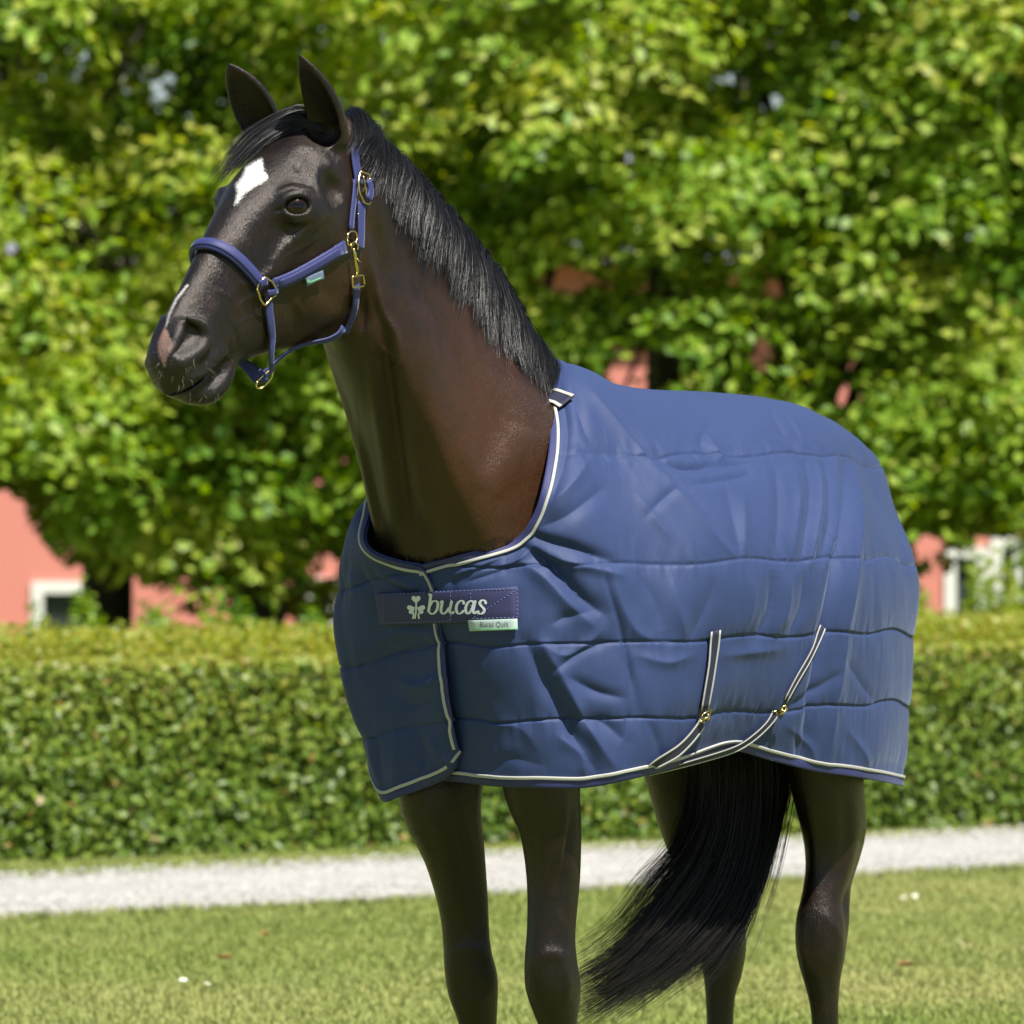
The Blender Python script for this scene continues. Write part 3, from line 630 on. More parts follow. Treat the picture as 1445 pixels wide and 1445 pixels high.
# folds: points in the photo, height in mm (+ ridge, - valley), half width in pixels
FOLDS=[([(742,752),(775,764),(815,775),(868,794)],-13,9),([(750,768),(790,790),(830,800),(872,812)],9,9),
 ([(738,770),(780,802),(815,838),(850,866)],-17,13),([(730,790),(770,815),(800,850),(838,885)],8,13),
 ([(742,905),(765,955),(790,1000),(812,1045),(838,1085)],-12,13),([(762,905),(790,950),(812,995),(835,1035),(865,1080)],11,13),
 ([(800,955),(840,975),(878,985)],-8,10),([(805,1010),(850,1020),(880,1045)],-8,12),([(790,1040),(820,1065),(825,1095)],8,10),
 ([(848,802),(860,842),(876,890),(888,945),(887,1010),(880,1085)],-6,4.5),([(858,800),(872,850),(895,890),(925,905)],9,14),
 ([(700,800),(730,792),(752,770)],7,7),([(640,812),(680,798),(715,785)],6,6),([(628,822),(670,806),(730,776)],-4,5),
 ([(656,822),(700,808),(738,790)],-4,5),([(760,745),(800,728),(850,690)],-7,12),([(762,722),(800,690),(830,650)],7,12),
 ([(790,545),(800,600),(796,650),(775,720)],-6,9),([(806,545),(822,600),(848,645)],-5,7),([(826,548),(860,590),(905,640)],5,8),
 ([(850,570),(900,620),(960,660),(1010,655)],-6,8),([(835,560),(870,600),(940,680),(1000,750),(1045,792)],6,9),
 ([(868,590),(930,655),(990,720),(1030,770)],-5,8),([(895,700),(915,725),(945,760)],5,9),([(910,730),(935,705),(955,690)],-5,8),
 ([(995,612),(1012,640),(1020,650)],8,8),([(1000,600),(990,625),(1002,648)],-4,7),([(940,655),(985,662),(1055,655)],-6,6),
 ([(1085,575),(1105,610),(1125,632)],-6,5),([(1105,580),(1122,605),(1135,632)],5,5),
 ([(975,685),(1020,680),(1060,670)],-5,7),([(1045,700),(1048,750),(1050,795)],6,9),([(1020,690),(1035,740),(1046,792)],-5,8),
 ([(1092,660),(1098,720),(1095,792)],-6,9),([(1112,655),(1125,700),(1118,790)],6,8),([(1136,648),(1142,700),(1136,760),(1128,798)],-7,6),
 ([(1148,645),(1156,690),(1152,750),(1144,798)],7,5),([(1160,640),(1168,690),(1166,750),(1158,798)],-6,5),([(1176,650),(1182,700),(1176,760),(1168,798)],6,6),
 ([(1190,655),(1190,720),(1180,800),(1163,890),(1145,980),(1130,1085)],-16,9),([(1206,660),(1210,740),(1204,810),(1190,900),(1178,990),(1165,1088)],11,12),
 ([(1225,760),(1232,830),(1228,900)],-4,10),([(1250,700),(1268,760),(1276,820)],-4,7),
 ([(1010,815),(995,860),(975,900)],-6,12),([(1060,815),(1058,860),(1045,900)],6,12),([(1090,812),(1085,860),(1065,905)],-8,9),([(1112,812),(1108,860),(1090,900)],6,8),
 ([(1135,812),(1132,855),(1112,900)],-7,8),([(905,815),(925,850),(935,890)],-6,12),([(948,815),(955,860),(968,900)],6,12),([(780,880),(800,870),(840,862)],-5,9),
 ([(760,905),(800,925),(850,890)],5,9),([(775,950),(820,920),(862,905)],-6,7),([(900,925),(940,935),(975,925)],5,9),([(1020,925),(1060,920),(1100,915)],5,10),
 ([(1180,950),(1150,975),(1110,1000)],-6,8),([(1190,930),(1215,965),(1235,990)],-4,8),([(1195,1030),(1215,1060),(1225,1085)],5,8),([(1120,1030),(1125,1060),(1120,1080)],-4,6),([(1110,1025),(1140,1050),(1150,1078)],4,7),
 ([(880,925),(896,975),(905,1040)],-6,9),([(905,1000),(925,1045),(930,1075)],-4,9),([(690,1085),(720,1070),(765,1080)],-3,10),([(760,1060),(740,1030),(700,1020)],3,12)]
FOLDSF=[([(548,812),(575,835),(600,842)],-6,7),([(535,800),(560,815),(600,828)],7,7),([(560,792),(590,805),(615,822)],5,7),([(505,800),(530,830),(538,870)],-6,9),
 ([(496,790),(484,830),(476,870)],-4,9),([(540,905),(575,890),(620,893)],6,8),([(545,925),(590,912),(630,905)],-4,6),([(570,960),(600,968),(636,950)],7,8),([(560,980),(590,995),(625,985)],-4,10),
 ([(595,1030),(602,1060),(600,1090)],-7,9),([(612,1035),(625,1060),(640,1080)],6,9),([(565,1030),(565,1070),(560,1110)],5,9),([(540,1040),(538,1070),(545,1110)],-5,8),([(580,1065),(595,1080),(612,1095)],4,5),([(520,1040),(528,1070),(540,1115)],4,6)]
SEAMS=[1.475,1.275,1.128,.985]
def build_shell(net,ncol,nrow,folds,side,name):
    G,_=shell_grid(net,ncol,nrow); 
    def normals(A):
        du=np.gradient(A,axis=0); dv=np.gradient(A,axis=1); n=np.cross(du,dv); return nrm(n)
    Nn=normals(G)*(1 if side>0 else 1); c=G.mean((0,1)); 
    if ((G-np.array([0,0,1.1]))*Nn).sum(-1).mean()<0: Nn=-Nn
    W=wor(G); px,py=proj(W); z=G[...,2]; u=G[...,0]; v=G[...,1]
    drop=(-.055*np.clip(-v/.27,0,1)*np.clip((u-.3)/.2,0,1)-.025*np.clip((-u-.5)/.3,0,1)+.004*np.sin(u*19)+.003*np.sin(v*37))
    sm=np.array(SEAMS); zz=z-drop; disp=np.zeros(z.shape); edge=np.concatenate([[1.64],sm,[.86]])
    rows=np.arange(nrow)[:,None]/(nrow-1)
    for a,b in zip(edge[:-1],edge[1:]):
        f=np.clip((zz-b)/(a-b),0,1); m=(zz<=a)&(zz>b); puff=(1-np.abs(2*f-1)**2.6); top_=a>1.6
        disp+=np.where(m,(.0042 if not top_ else .002)*puff,0)
    ds=np.min([np.abs(zz-s) for s in sm],0); seamw=np.exp(-(ds/.0024)**2); disp-=.0034*seamw
    horiz=u*math.cos(.6)-v*.6+ (v*0)
    col=np.stack([u*1.0,v*1.0,z*.22],-1)
    pk=vnoise(col,55,3,2); disp+=.0045*pk*np.clip((u+.62)/.2,.12,1)*np.exp(-ds/.028)*(1-.5*seamw)
    disp+=.0045*vnoise(G,7,5,2)+.0016*vnoise(G*np.array([1,1,.8]),20,8,2)
    rr=np.clip((u+.66)/.2,.15,1); disp+=.0022*rr*vnoise(G*np.array([1,1,.35]),38,12,2)*np.clip((.98-z)/.1,0,1)
    front=(side>0)|((u>.25)&(v<.1))
    for L,h,w in folds:
        L=cr(np.array(L,float),len(L)*3); d,s=line_dist(px,py,L); tp=np.sin(math.pi*np.clip(s*.94+.03,0,1))**.55
        # sharper on one flank, as cloth folds are
        disp+=np.where(front,1,0)*h*.001*1.08*tp*(.62*np.exp(-(d/(w*.95))**2)+.42*np.exp(-d/(w*.38)))
    # the back and the neckline lie close
    disp*=np.clip(rows/.05,0,1)*np.clip((1-rows)/.02,.35,1) 
    G2=G+Nn*disp[...,None]
    for _ in range(1): G2[1:-1,1:-1]=.6*G2[1:-1,1:-1]+.1*(G2[:-2,1:-1]+G2[2:,1:-1]+G2[1:-1,:-2]+G2[1:-1,2:])
    N2=normals(G2); N2=N2*np.sign((N2*Nn).sum(-1,keepdims=True))
    return G2,N2
NG,NNm=build_shell(nearx,620,380,FOLDS,1,'near')
farx[-7:,:,0]+=0
FG,FNm=build_shell(farx,460,300,FOLDSF,-1,'far')
q=np.clip((np.arange(FG.shape[1])-(FG.shape[1]-70))/30.,0,1)[None,:,None]
FG=FG+FNm*(.0085*q*q*(3-2*q))
rug=empty('horse_rug',tuple(HO)); tag(rug,'blue quilted stable rug with grey piping strapped round the brown horse','horse rug')
def shell_mesh(G,Nm,name):
    nr,nc=G.shape[:2]; A=wor(G); T=wor(G-Nm*.006)
    V=np.concatenate([A.reshape(-1,3),T.reshape(-1,3)]); F=grid_faces(nr,nc); o=nr*nc; ri=np.unique(np.r_[np.arange(0,nr,5),nr-1]); ci=np.unique(np.r_[np.arange(0,nc,5),nc-1]); ii=(ri[:,None]*nc+ci[None]); lin=np.stack([ii[:-1,:-1],ii[:-1,1:],ii[1:,1:],ii[1:,:-1]],-1).reshape(-1,4)
    outer=F; inner=lin[:,::-1]+o; i=np.arange
    def rim(ids): return np.stack([ids[:-1],ids[:-1]+o,ids[1:]+o,ids[1:]],1)
    rims=np.concatenate([rim(i(nc)),rim((nr-1)*nc+i(nc))[:,::-1],rim(i(nr)*nc)[:,::-1],rim(i(nr)*nc+nc-1)])
    return nmesh(name,V,np.concatenate([outer,inner,rims]),M_RUG,rug)
near_o=shell_mesh(NG,NNm,'side_panel'); near_o['label']='left side panel, the broad one, quilted blue fabric'
far_o=shell_mesh(FG,FNm,'side_panel'); far_o['label']='right side panel lapped over the chest'
def bvh(*obs):
    V=[];F=[]
    for o in obs:
        k=len(V); V+=[v.co.copy() for v in o.data.vertices]; F+=[[i+k for i in p.vertices] for p in o.data.polygons]
    return BVHTree.FromPolygons(V,F)
def bvh_grid(G):
    W=wor(G); return BVHTree.FromPolygons([Vector(v) for v in W.reshape(-1,3).tolist()],grid_faces(*G.shape[:2]).tolist())
BN,BF=bvh_grid(NG),bvh_grid(FG)
def along(G,Nm,idx,axis,d0,step=3):
    """path on the grid parallel to an edge, d0 metres in from it; also the matching normals"""
    nr,nc=G.shape[:2]; A=G if axis==0 else np.swapaxes(G,0,1); B=Nm if axis==0 else np.swapaxes(Nm,0,1)
    if idx<0: A=A[::-1];B=B[::-1]
    A=A[:60];B=B[:60]; s=np.concatenate([np.zeros((1,A.shape[1])),np.cumsum(np.linalg.norm(np.diff(A,axis=0),axis=2),0)],0)
    P=[];Q=[]
    for j in range(0,A.shape[1],step):
        P.append([np.interp(d0,s[:,j],A[:,j,q]) for q in range(3)]); Q.append([np.interp(d0,s[:,j],B[:,j,q]) for q in range(3)])
    return np.array(P),nrm(np.array(Q))
def sm(P,n=2):
    P=P.copy()
    for _ in range(n): P[1:-1]=.5*P[1:-1]+.25*(P[:-2]+P[2:])
    return P
def bind(G,Nm,idx,axis,sel,d0,wid,mat,name,lift=.0022,thick=.0024,parent=rug,step=3):
    P,Q=along(G,Nm,idx,axis,d0,step); P=sm(P[sel]);Q=sm(Q[sel]); V,F=strap(wor(P),Q@np.stack([HF,HL,HU]),wid,thick,lift=lift); return nmesh(name,V,F,mat,parent)
# the body gives way under the cloth
def under(G,Nm):
    nr,nc=G.shape[:2]; a,b=int(nr*.035),int(nr*.965); T=G[a:b]; M=Nm[a:b].reshape(-1,3); Fg=grid_faces(b-a,nc)
    bv=BVHTree.FromPolygons([Vector(v) for v in T.reshape(-1,3).tolist()],Fg.tolist()); fn=nrm(M[Fg[:,0]])
    for k in np.nonzero((HV[:,2]>.8)&(HV[:,2]<1.68)&(HV[:,0]<.72))[0]:
        p=HV[k]; h=bv.find_nearest(Vector(p),.22)
        if h[0] is None: continue
        q=np.array(h[0]); n_=fn[h[2]]; e=p-q; s_=e@n_
        if s_>-.014 and np.linalg.norm(e-s_*n_)<.02: HV[k]=q-n_*.016
under(NG,NNm); under(FG,FNm)
body.data.vertices.foreach_set('co',wor(HV).astype(np.float32).ravel()); body.data.update()
# columns where the top edge is neckline rather than spine
nt_=int(np.argmin(np.abs(NG[0,:,2]-NG[0,:int(.5*NG.shape[1]),2].max())*1e3+np.arange(NG.shape[1])*1e-3)) 
nz=NG[0,:,2]; wi=int(np.argmax(nz[:NG.shape[1]//2]))
near_neck=slice(0,wi//3+1); fz=FG[0,:,2]; fw=FG.shape[1]//3+int(np.argmax(fz[FG.shape[1]//3:])); far_neck=slice(fw//3,None)
bd=bind(NG,NNm,0,0,near_neck,.005,.013,M_NAVY,'neck_binding'); bind(NG,NNm,0,0,near_neck,.0150,.0060,M_GREY,'piping',lift=.003,thick=.004,parent=bd)
bd=bind(FG,FNm,0,0,far_neck,.005,.013,M_NAVY,'neck_binding'); bind(FG,FNm,0,0,far_neck,.0150,.0060,M_GREY,'piping',lift=.003,thick=.004,parent=bd)
bd=bind(NG,NNm,-1,0,slice(0,None),.006,.016,M_NAVY,'hem_binding'); bind(NG,NNm,-1,0,slice(0,None),.0175,.0065,M_GREY,'piping',lift=.003,thick=.004,parent=bd)
bd=bind(FG,FNm,-1,0,slice(0,None),.006,.016,M_NAVY,'hem_binding'); bind(FG,FNm,-1,0,slice(0,None),.0175,.0065,M_GREY,'piping',lift=.003,thick=.004,parent=bd)
bd=bind(FG,FNm,-1,1,slice(0,None),.003,.010,M_NAVY,'front_binding'); bind(FG,FNm,-1,1,slice(4,-5),.0105,.006,M_GREY,'piping',lift=.003,thick=.004,parent=bd)
# ------------------------------------------------------------------ rug fittings
def path_hits(L,bvs,n,off,smooth=3,fb_v=None):
    P=[];Q=[]
    for a,b in even(cr(np.array(L,float),60),n):
        p,nn=hit(a,b,bvs)
        if p is None: continue
        P.append(p);Q.append(nn)
    P=np.array(P);Q=np.array(Q)
    for _ in range(smooth): Q=sm(Q,1)
    return sm(P+nrm(Q)*off,smooth),nrm(Q)
def px_strap(name,L,bvs,n,width,thick,off,mat,parent,smooth=3):
    P,Q=path_hits(L,bvs,n,off,smooth); V,F=strap(P,Q,width,thick); return nmesh(name,V,F,mat,parent),P,Q
def edge_stripes(P,Q,width,sw,mat,parent,name='piping',lift=.0012):
    T=nrm(np.gradient(P,axis=0)); W=nrm(np.cross(Q,T))
    for s_ in (1,-1):
        V,F=strap(P+W*(s_*(width/2-sw/2)),Q,sw,.0012,lift=lift); nmesh(name,V,F,mat,parent)
def wbvh(V,F):
    fs=[]
    for f in (F if isinstance(F,list) else [F]): fs+=np.asarray(f).tolist()
    return BVHTree.FromPolygons([Vector(v) for v in np.asarray(V).tolist()],fs)
RB=[BN,BF]
P,Q=path_hits([(538,858),(570,857),(620,856),(680,854),(733,851)],RB,16,.009,12)
Q[:]=nrm(Q.mean(0)*.5+Q*.5); V,F=strap(P,Q,.0605,.003); cs=nmesh('closure_strap',V,F,M_NAVY2,rug); CB=[wbvh(V,F)]
def onflat(pts2,bvs,off): 
    out=[]
    for a,b in pts2:
        p,n_=hit(a,b,bvs,off)
        out.append(p if p is not None else out[-1])
    return np.array(out)
def glyph(name,strokes,bvs,mat,parent,wmin=1.9,wmax=4.0,off=.0008):
    parts=[]
    for k,L in enumerate(strokes):
        C2=even(cr(np.array(L,float),50),26); T=nrm(np.gradient(C2,axis=0)); W=np.stack([-T[:,1],T[:,0]],1)
        wd=(wmin+(wmax-wmin)*np.abs(T[:,1])**1.5)/2; wd=wd*np.clip(np.minimum(np.arange(26),np.arange(26)[::-1])/2+.55,0,1)
        A=onflat(C2+W*wd[:,None],bvs,off+k*.0001); B=onflat(C2-W*wd[:,None],bvs,off+k*.0001)
        V=np.stack([A,B],1).reshape(-1,3); i=np.arange(25)*2; parts.append((V,np.stack([i,i+1,i+3,i+2],1)))
    V,F=merge(parts); return nmesh(name,V,F,mat,parent,smooth=False)
LET={'b':[[(608.5,838),(607,850),(605,864)],[(606.3,856),(610.5,849),(616,848),(618.5,853),(616,862),(610.5,866.3),(605.5,863.5)],[(604.8,839.5),(608.5,838)]],
 'u':[[(621.2,850.5),(624.8,848),(623.5,855),(622.6,862),(625.5,866),(630,863.5),(634.4,857)],[(638,847.5),(636,856),(635.2,863),(638,865.6),(641,862.5)]],
 'c':[[(655,853),(654,848.5),(649.8,847.8),(645.4,852.5),(644,860),(646.8,865.6),(651,865),(655,861)]],
 'a':[[(668.8,851),(665.5,847.6),(660.6,850.5),(657.4,858),(658.6,865),(662.2,865),(666.5,858.5),(668.8,851)],[(671.2,847),(669.2,855),(668,863),(670.6,865.4),(673.4,862.5)]],
 's':[[(686,852.5),(684.4,847.6),(679.6,847.2),(677.2,851.5),(680.6,856.2),(683.8,860.4),(681.6,865.2),(676.6,865.8),(674.4,861.5)]]}
for ch,st in LET.items(): glyph('letter',st,CB,M_LOGO,cs)
def leaf2(cx,cy,r,ang,name='shamrock_leaf'):
    t=np.linspace(0,2*math.pi,28,endpoint=False); x=16*np.sin(t)**3/17; y=-(13*np.cos(t)-5*np.cos(2*t)-2*np.cos(3*t)-np.cos(4*t))/17
    ca,sa=math.cos(ang),math.sin(ang); pts2=[(cx,cy)]+[(cx+r*(a*ca-b*sa),cy+r*(a*sa+b*ca)) for a,b in zip(x,y)]
    V=onflat(pts2,CB,.0009); k=np.arange(28); nmesh(name,V,np.stack([np.zeros(28,int),k+1,(k+1)%28+1],1),M_LOGO,cs,smooth=False)
leaf2(587.5,845.5,6.9,0); leaf2(580.6,859.5,6.9,math.radians(-112)); leaf2(594.6,859.5,6.9,math.radians(112))
glyph('shamrock_stem',[[(588,850),(587.6,862),(586,873)],[(584,864),(584,870),(583,873)],[(591.5,864),(591.5,870),(592.5,873)]],CB,M_LOGO,cs,2,2.4,.0013)
M_THR=fabric('light_blue_thread',(.16,.20,.42),rough=.7,sheen=0)
def stitches(L,bvs,parent,off=.0006,dash=3.2,gap=2.4,r=.0005,name='stitching',mat=None):
    L=np.array(L,float); s=arclen(L); parts=[]; q=0
    while q+dash<s[-1]:
        a=[np.interp(q,s,L[:,0]),np.interp(q,s,L[:,1])]; b=[np.interp(q+dash,s,L[:,0]),np.interp(q+dash,s,L[:,1])]
        A,_=hit(*a,bvs,off); B,_=hit(*b,bvs,off)
        if A is not None and B is not None and np.linalg.norm(A-B)<.02: parts.append(tube(np.array([A,B]),r,4))
        q+=dash+gap
    V,F=merge(parts); o=nmesh(name,V,F,mat or M_THR,parent); o['kind']='stuff'; return o
stitches([(541,839),(541,879),(636,876),(636,832)],CB,cs); stitches([(664,831),(664,872)],CB,cs); stitches([(730,831),(730,871),(666,873),(730,832)],CB,cs); stitches([(541,839),(600,836),(664,833),(730,831)],CB,cs)
# small woven label below the strap
M_LAB=fabric('woven_label',(.36,.46,.44),rough=.6,sheen=0); M_GRN=fabric('green_edge',(.16,.42,.24),rough=.6,sheen=0); M_TXT=fabric('label_print',(.10,.12,.13),rough=.7,sheen=0)
P,Q=path_hits([(664,882),(698,881.5),(731,880.5)],[BN],8,.006,6); V,F=strap(P,Q,.0205,.0014); wl=nmesh('woven_label',V,F,M_LAB,rug); WB=[wbvh(V,F)]
P2,Q2=path_hits([(666,888.3),(698,887.8),(729,886.8)],WB,6,.0007,0); V,F=strap(P2,Q2,.0022,.0006); nmesh('green_edge',V,F,M_GRN,wl)
def text_on(txt,x0,y0,x1,size_px,bvs,mat,parent,slope=0.,off=.0006,name='lettering'):
    cu=bpy.data.curves.new('t','FONT'); cu.body=txt; cu.size=1; cu.resolution_u=3; ob=bpy.data.objects.new('t',cu); COL.objects.link(ob)
    dg=bpy.context.evaluated_depsgraph_get(); me=ob.evaluated_get(dg).to_mesh(); co=np.array([v.co[:] for v in me.vertices]); fs=[list(p.vertices) for p in me.polygons]
    ob.evaluated_get(dg).to_mesh_clear(); bpy.data.objects.remove(ob); w_=co[:,0].max()
    pts2=[(x0+c[0]/w_*(x1-x0),y0-c[1]*size_px+slope*c[0]/w_*(x1-x0)) for c in co]; V=onflat(pts2,bvs,off)
    me2=bpy.data.meshes.new(name); me2.from_pydata([tuple(v) for v in V],[],fs); me2.materials.append(mat); o=bpy.data.objects.new(name,me2); COL.objects.link(o); o.parent=parent; return o
text_on('Bucas Quilt',677,885,718,11,WB,M_TXT,wl,-.015)
# withers tab
t1,P,Q=px_strap('withers_tab',[(771,561),(780,563),(790,566),(802,571)],[BN],8,.040,.0035,.0075,M_DARK,rug,2); edge_stripes(P,Q,.040,.0075,M_GREY,t1,lift=.0026)
# cross surcingles under the belly
def surcingle(up,dn,w1,w2,buck,lowfree):
    r0=tag(empty('surcingle',tuple(HO)),None); COL.objects.unlink(r0); bpy.data.objects.remove(r0)
    a,P,Q=px_strap('surcingle_strap',up,[BN],14,w1,.0028,.006,M_DARK,rug,3); edge_stripes(P,Q,w1,w1*.16,M_GREY,a,lift=.0019)
    stitches([up[0],(up[0][0]+2,up[0][1]+6)],[BN],a,off=.009)
    P,Q=path_hits(dn,[BN],10,.008,2); ext=np.array([wor(PV(*q)[None])[0] for q in lowfree]); P=np.concatenate([P,ext]); nn=len(ext)
    Q=np.concatenate([Q,nrm(Q[-1]*np.ones((nn,3))+np.array([0,0,-.25])*np.arange(1,nn+1)[:,None])]); P=even(np.concatenate([P,Q],1),26); Q=nrm(P[:,3:]); P=P[:,:3]; P=sm(P,3)
    V,F=strap(P,Q,w2,.0028); b=nmesh('surcingle_strap',V,F,M_DARK,rug); edge_stripes(P,Q,w2,w2*.16,M_GREY,b,lift=.0019)
    c0,n0=hit(buck[0],buck[1],[BN],.012); ax=nrm(np.array(P[0])-c0); T=nrm(np.cross(n0,ax)); parts=[]
    g=lambda x,y,z=0: c0+T*x+ax*y+n0*z
    h=w1*.55
    parts.append(tube(np.array([g(-h,-.009),g(h,-.009),g(h,.001,.001),g(h*.4,.006,.004),g(-h*.4,.006,.004),g(-h,.001,.001),g(-h,-.009)]),.0016,8))
    parts.append(tube(np.array([g(-h*.8,.003,.004),g(0,.001,.007),g(h*.8,.003,.004)]),.0022,8)); parts.append(tube(np.array([g(0,-.006,.004),g(0,.004,.008),g(.003,.012,.005)]),.0030,8))
    parts.append(tube(np.array([g(-h*.9,.012),g(h*.9,.012),g(h*.9,.019),g(-h*.9,.019),g(-h*.9,.012)]),.0015,8))
    V,F=merge(parts); o=nmesh('buckle',V,F,M_BRASS,rug)
surcingle([(1006,889),(1003,920),(998,955),(990,1000)],[(986,1018),(972,1038),(952,1058)],.029,.029,(988,1006),[(925,1078,.325),(890,1094,.27)])
surcingle([(1158,884),(1140,925),(1122,955),(1104,988)],[(1090,1008),(1068,1032),(1040,1052)],.016,.017,(1097,998),[(1010,1066,.33),(960,1080,.31),(915,1092,.26)])
# ------------------------------------------------------------------ HEADCOLLAR
M_HC=fabric('navy_headcollar_webbing',(.026,.031,.118),rough=.55,sheen=.25,bs=.35)
hc=empty('headcollar',tuple(wor(np.array(HQ)[None])[0])); tag(hc,'navy webbing headcollar with brass rings on the horse\'s head','headcollar')
BB=[wbvh(HW,HFc)]
def hloc(P): L=loc(P)-HQ; return np.stack([L@HA,L[:,1],L@HD],1)
def hwor(T): return wor(HQ+T[:,0:1]*HA+T[:,2:3]*HD+T[:,1:2]*np.array([0,1,0]))
def mirror_path(P,Q):
    a=hloc(P); a[:,1]*=-1; L=Q@np.stack([HF,HL,HU],1); L[:,1]*=-1; return hwor(a),L@np.stack([HF,HL,HU])
def hc_strap(name,L,n,w_,th,off,far_join=None,smooth=3,far_=False,mat=None):
    P,Q=path_hits(L,BB,n,off,smooth)
    V,F=strap(P,Q,w_,th); o=nmesh(name,V,F,mat or M_HC,hc)
    if far_:
        P2,Q2=mirror_path(P,Q); V,F=strap(P2,Q2,w_,th); nmesh(name,V,F,mat or M_HC,hc)
    return o,P,Q
# noseband: near half from the ring to the middle of the nose, then mirrored in one piece
P,Q=path_hits([(368,404),(350,381),(330,362),(312,351),(298,347)],BB,16,.0065,3)
P2,Q2=mirror_path(P,Q); PP=np.concatenate([P,P2[::-1]]); QQ=np.concatenate([Q,Q2[::-1]]); PQ=even(np.concatenate([PP,QQ],1),44); PP=sm(PQ[:,:3],4); QQ=nrm(sm(PQ[:,3:],4))
QL=[];
for k in range(len(PP)):
    q_,n_,_,_d=BB[0].find_nearest(Vector(PP[k])); q_=np.array(q_); n_=np.array(n_); PP[k]=q_+n_*.0065; QL.append(n_)
PP=sm(PP,3); QL=nrm(sm(np.array(QL),4))
V,F=strap(PP,QL,.0235,.0075); nb=nmesh('noseband',V,F,M_HC,hc)
V,F=strap(PP[1:-1],QL[1:-1],.0130,.0045,lift=.0040); nmesh('noseband_webbing',V,F,M_HC,nb)
ck,P,Q=hc_strap('cheek_strap',[(382,401),(410,391),(440,375),(468,358),(484,348)],16,.0250,.0055,.0055,far_=True)
V,F=strap(P[1:-1],Q[1:-1],.0150,.003,lift=.0040); nmesh('cheek_webbing',V,F,M_HC,ck); CKB=[wbvh(*strap(P,Q,.0250,.0055))]
stitches([(384,395),(410,384),(440,368),(466,351),(482,342)],CKB,ck,off=.0003,r=.0004,dash=2,gap=2); stitches([(388,405),(412,397),(444,380),(470,364),(486,354)],CKB,ck,off=.0003,r=.0004,dash=2,gap=2)
cw,P,Q=hc_strap('crown_strap',[(503,352),(504,330),(504,305),(505,285)],12,.0235,.004,.0085)
CRB=[wbvh(*strap(P,Q,.0235,.004))]
for a,b in ((504,318),(505,302)): 
    p,n_=hit(a,b,CRB,.0002)
    if p is not None: V,F=tube(np.array([p-n_*.001,p+n_*.0005]),.0015,10); nmesh('eyelet',V,F,M_BRASS,cw)
hc_strap('crown_strap',[(492,325),(494,300),(497,275),(499,255)],12,.016,.0035,.005)
# over the poll to the far side, behind the ears
P,Q=path_hits([(503,262),(500,240),(497,222),(496,208)],BB,10,.006,2)
top_=[]
for v,z,u in ((.062,2.03,.880),(.045,2.055,.855),(.02,2.07,.842),(0,2.075,.838)): top_.append(wor(np.array([[u,v,z]]))[0])
q=np.concatenate([P,np.array(top_)]); mir=hloc(q); mir[:,1]*=-1; mir[:,0]-=.012*np.linspace(1,0,len(mir)); mir[:,2]-=.030*np.linspace(1,0,len(mir)); allp=np.concatenate([q,hwor(mir)[::-1]]); allp=even(allp,50)
nn=[];pp=[]
for k in range(50):
    a,n_,_,_d=BB[0].find_nearest(Vector(allp[k])); a=np.array(a);n_=np.array(n_); d_=(allp[k]-a)@n_; pp.append(a+n_*max(.005,min(d_,.03 if k<14 else .006))); nn.append(n_)
pp=sm(np.array(pp),3); nn=nrm(sm(np.array(nn),3)); V,F=strap(pp,nn,.022,.004); nmesh('crown_strap',V,F,M_HC,hc)
def wire(name,L,r,off,mat,parent,bv=BB,closed=True,n=40):
    L=list(L)+([L[0]] if closed else []); P=[]
    for a,b in even(np.array(L,float),n):
        p,_=hit(a,b,bv,off)
        if p is not None: P.append(p)
    P=sm(np.array(P),1); V,F=tube(P,r,8); return nmesh(name,V,F,mat,parent)
# buckle with the rolled strap end
wire('buckle',[(500,244),(512,247),(514,255),(508,262),(510,276),(516,284),(513,290),(505,287),(497,272),(496,258)],.0019,.014,M_BRASS,hc)
wire('buckle_bar',[(503,250),(507,268),(508,283)],.0013,.015,M_BRASS,hc,closed=False,n=10)
P,Q=path_hits([(508,256),(512,266),(512,276),(508,283)],BB,8,.018,2); V,F=strap(P,Q,.014,.006); nmesh('strap_keeper',V,F,M_HC,hc)
wire('brass_ring',[(484,338),(485,330),(490,326),(496,328),(498,336),(496,343),(490,347),(485,345)],.0018,.009,M_BRASS,hc)
wire('brass_ring',[(357,407),(361,397),(370,391),(378,395),(383,405),(383,415),(375,420),(367,430),(362,420)],.0019,.011,M_BRASS,hc)
lp,P,Q=hc_strap('strap_loop',[(360,400),(366,397),(371,396)],5,.014,.004,.012,smooth=0)
hc_strap('strap_loop',[(371,412),(378,410),(384,408)],5,.011,.004,.012,smooth=0)
# snap hook
parts=[]
def HP(a,b,off=.013):
    p,n_=hit(a,b,BB,off); return p
sn=[HP(490,350),HP(492,358),HP(493,368),HP(495,378),HP(496,387)]
V,F=tube(np.array(sn),[.0022,.0036,.0026,.0036,.0030],10); parts.append((V,F)); parts.append(tube(np.array([HP(488,352),HP(487,345),HP(491,341),HP(496,345),HP(496,352)]),.0018,8)); parts.append(tube(np.array([HP(493,364,.016),HP(497,370,.018)]),.0016,8))
V,F=merge(parts); nmesh('snap_hook',V,F,M_BRASS,hc)
wire('square_ring',[(489,389),(503,387),(505,402),(490,404)],.0018,.013,M_BRASS,hc)
hc_strap('throat_strap',[(498,400),(497,425),(492,448),(483,466)],12,.0190,.0035,.008)
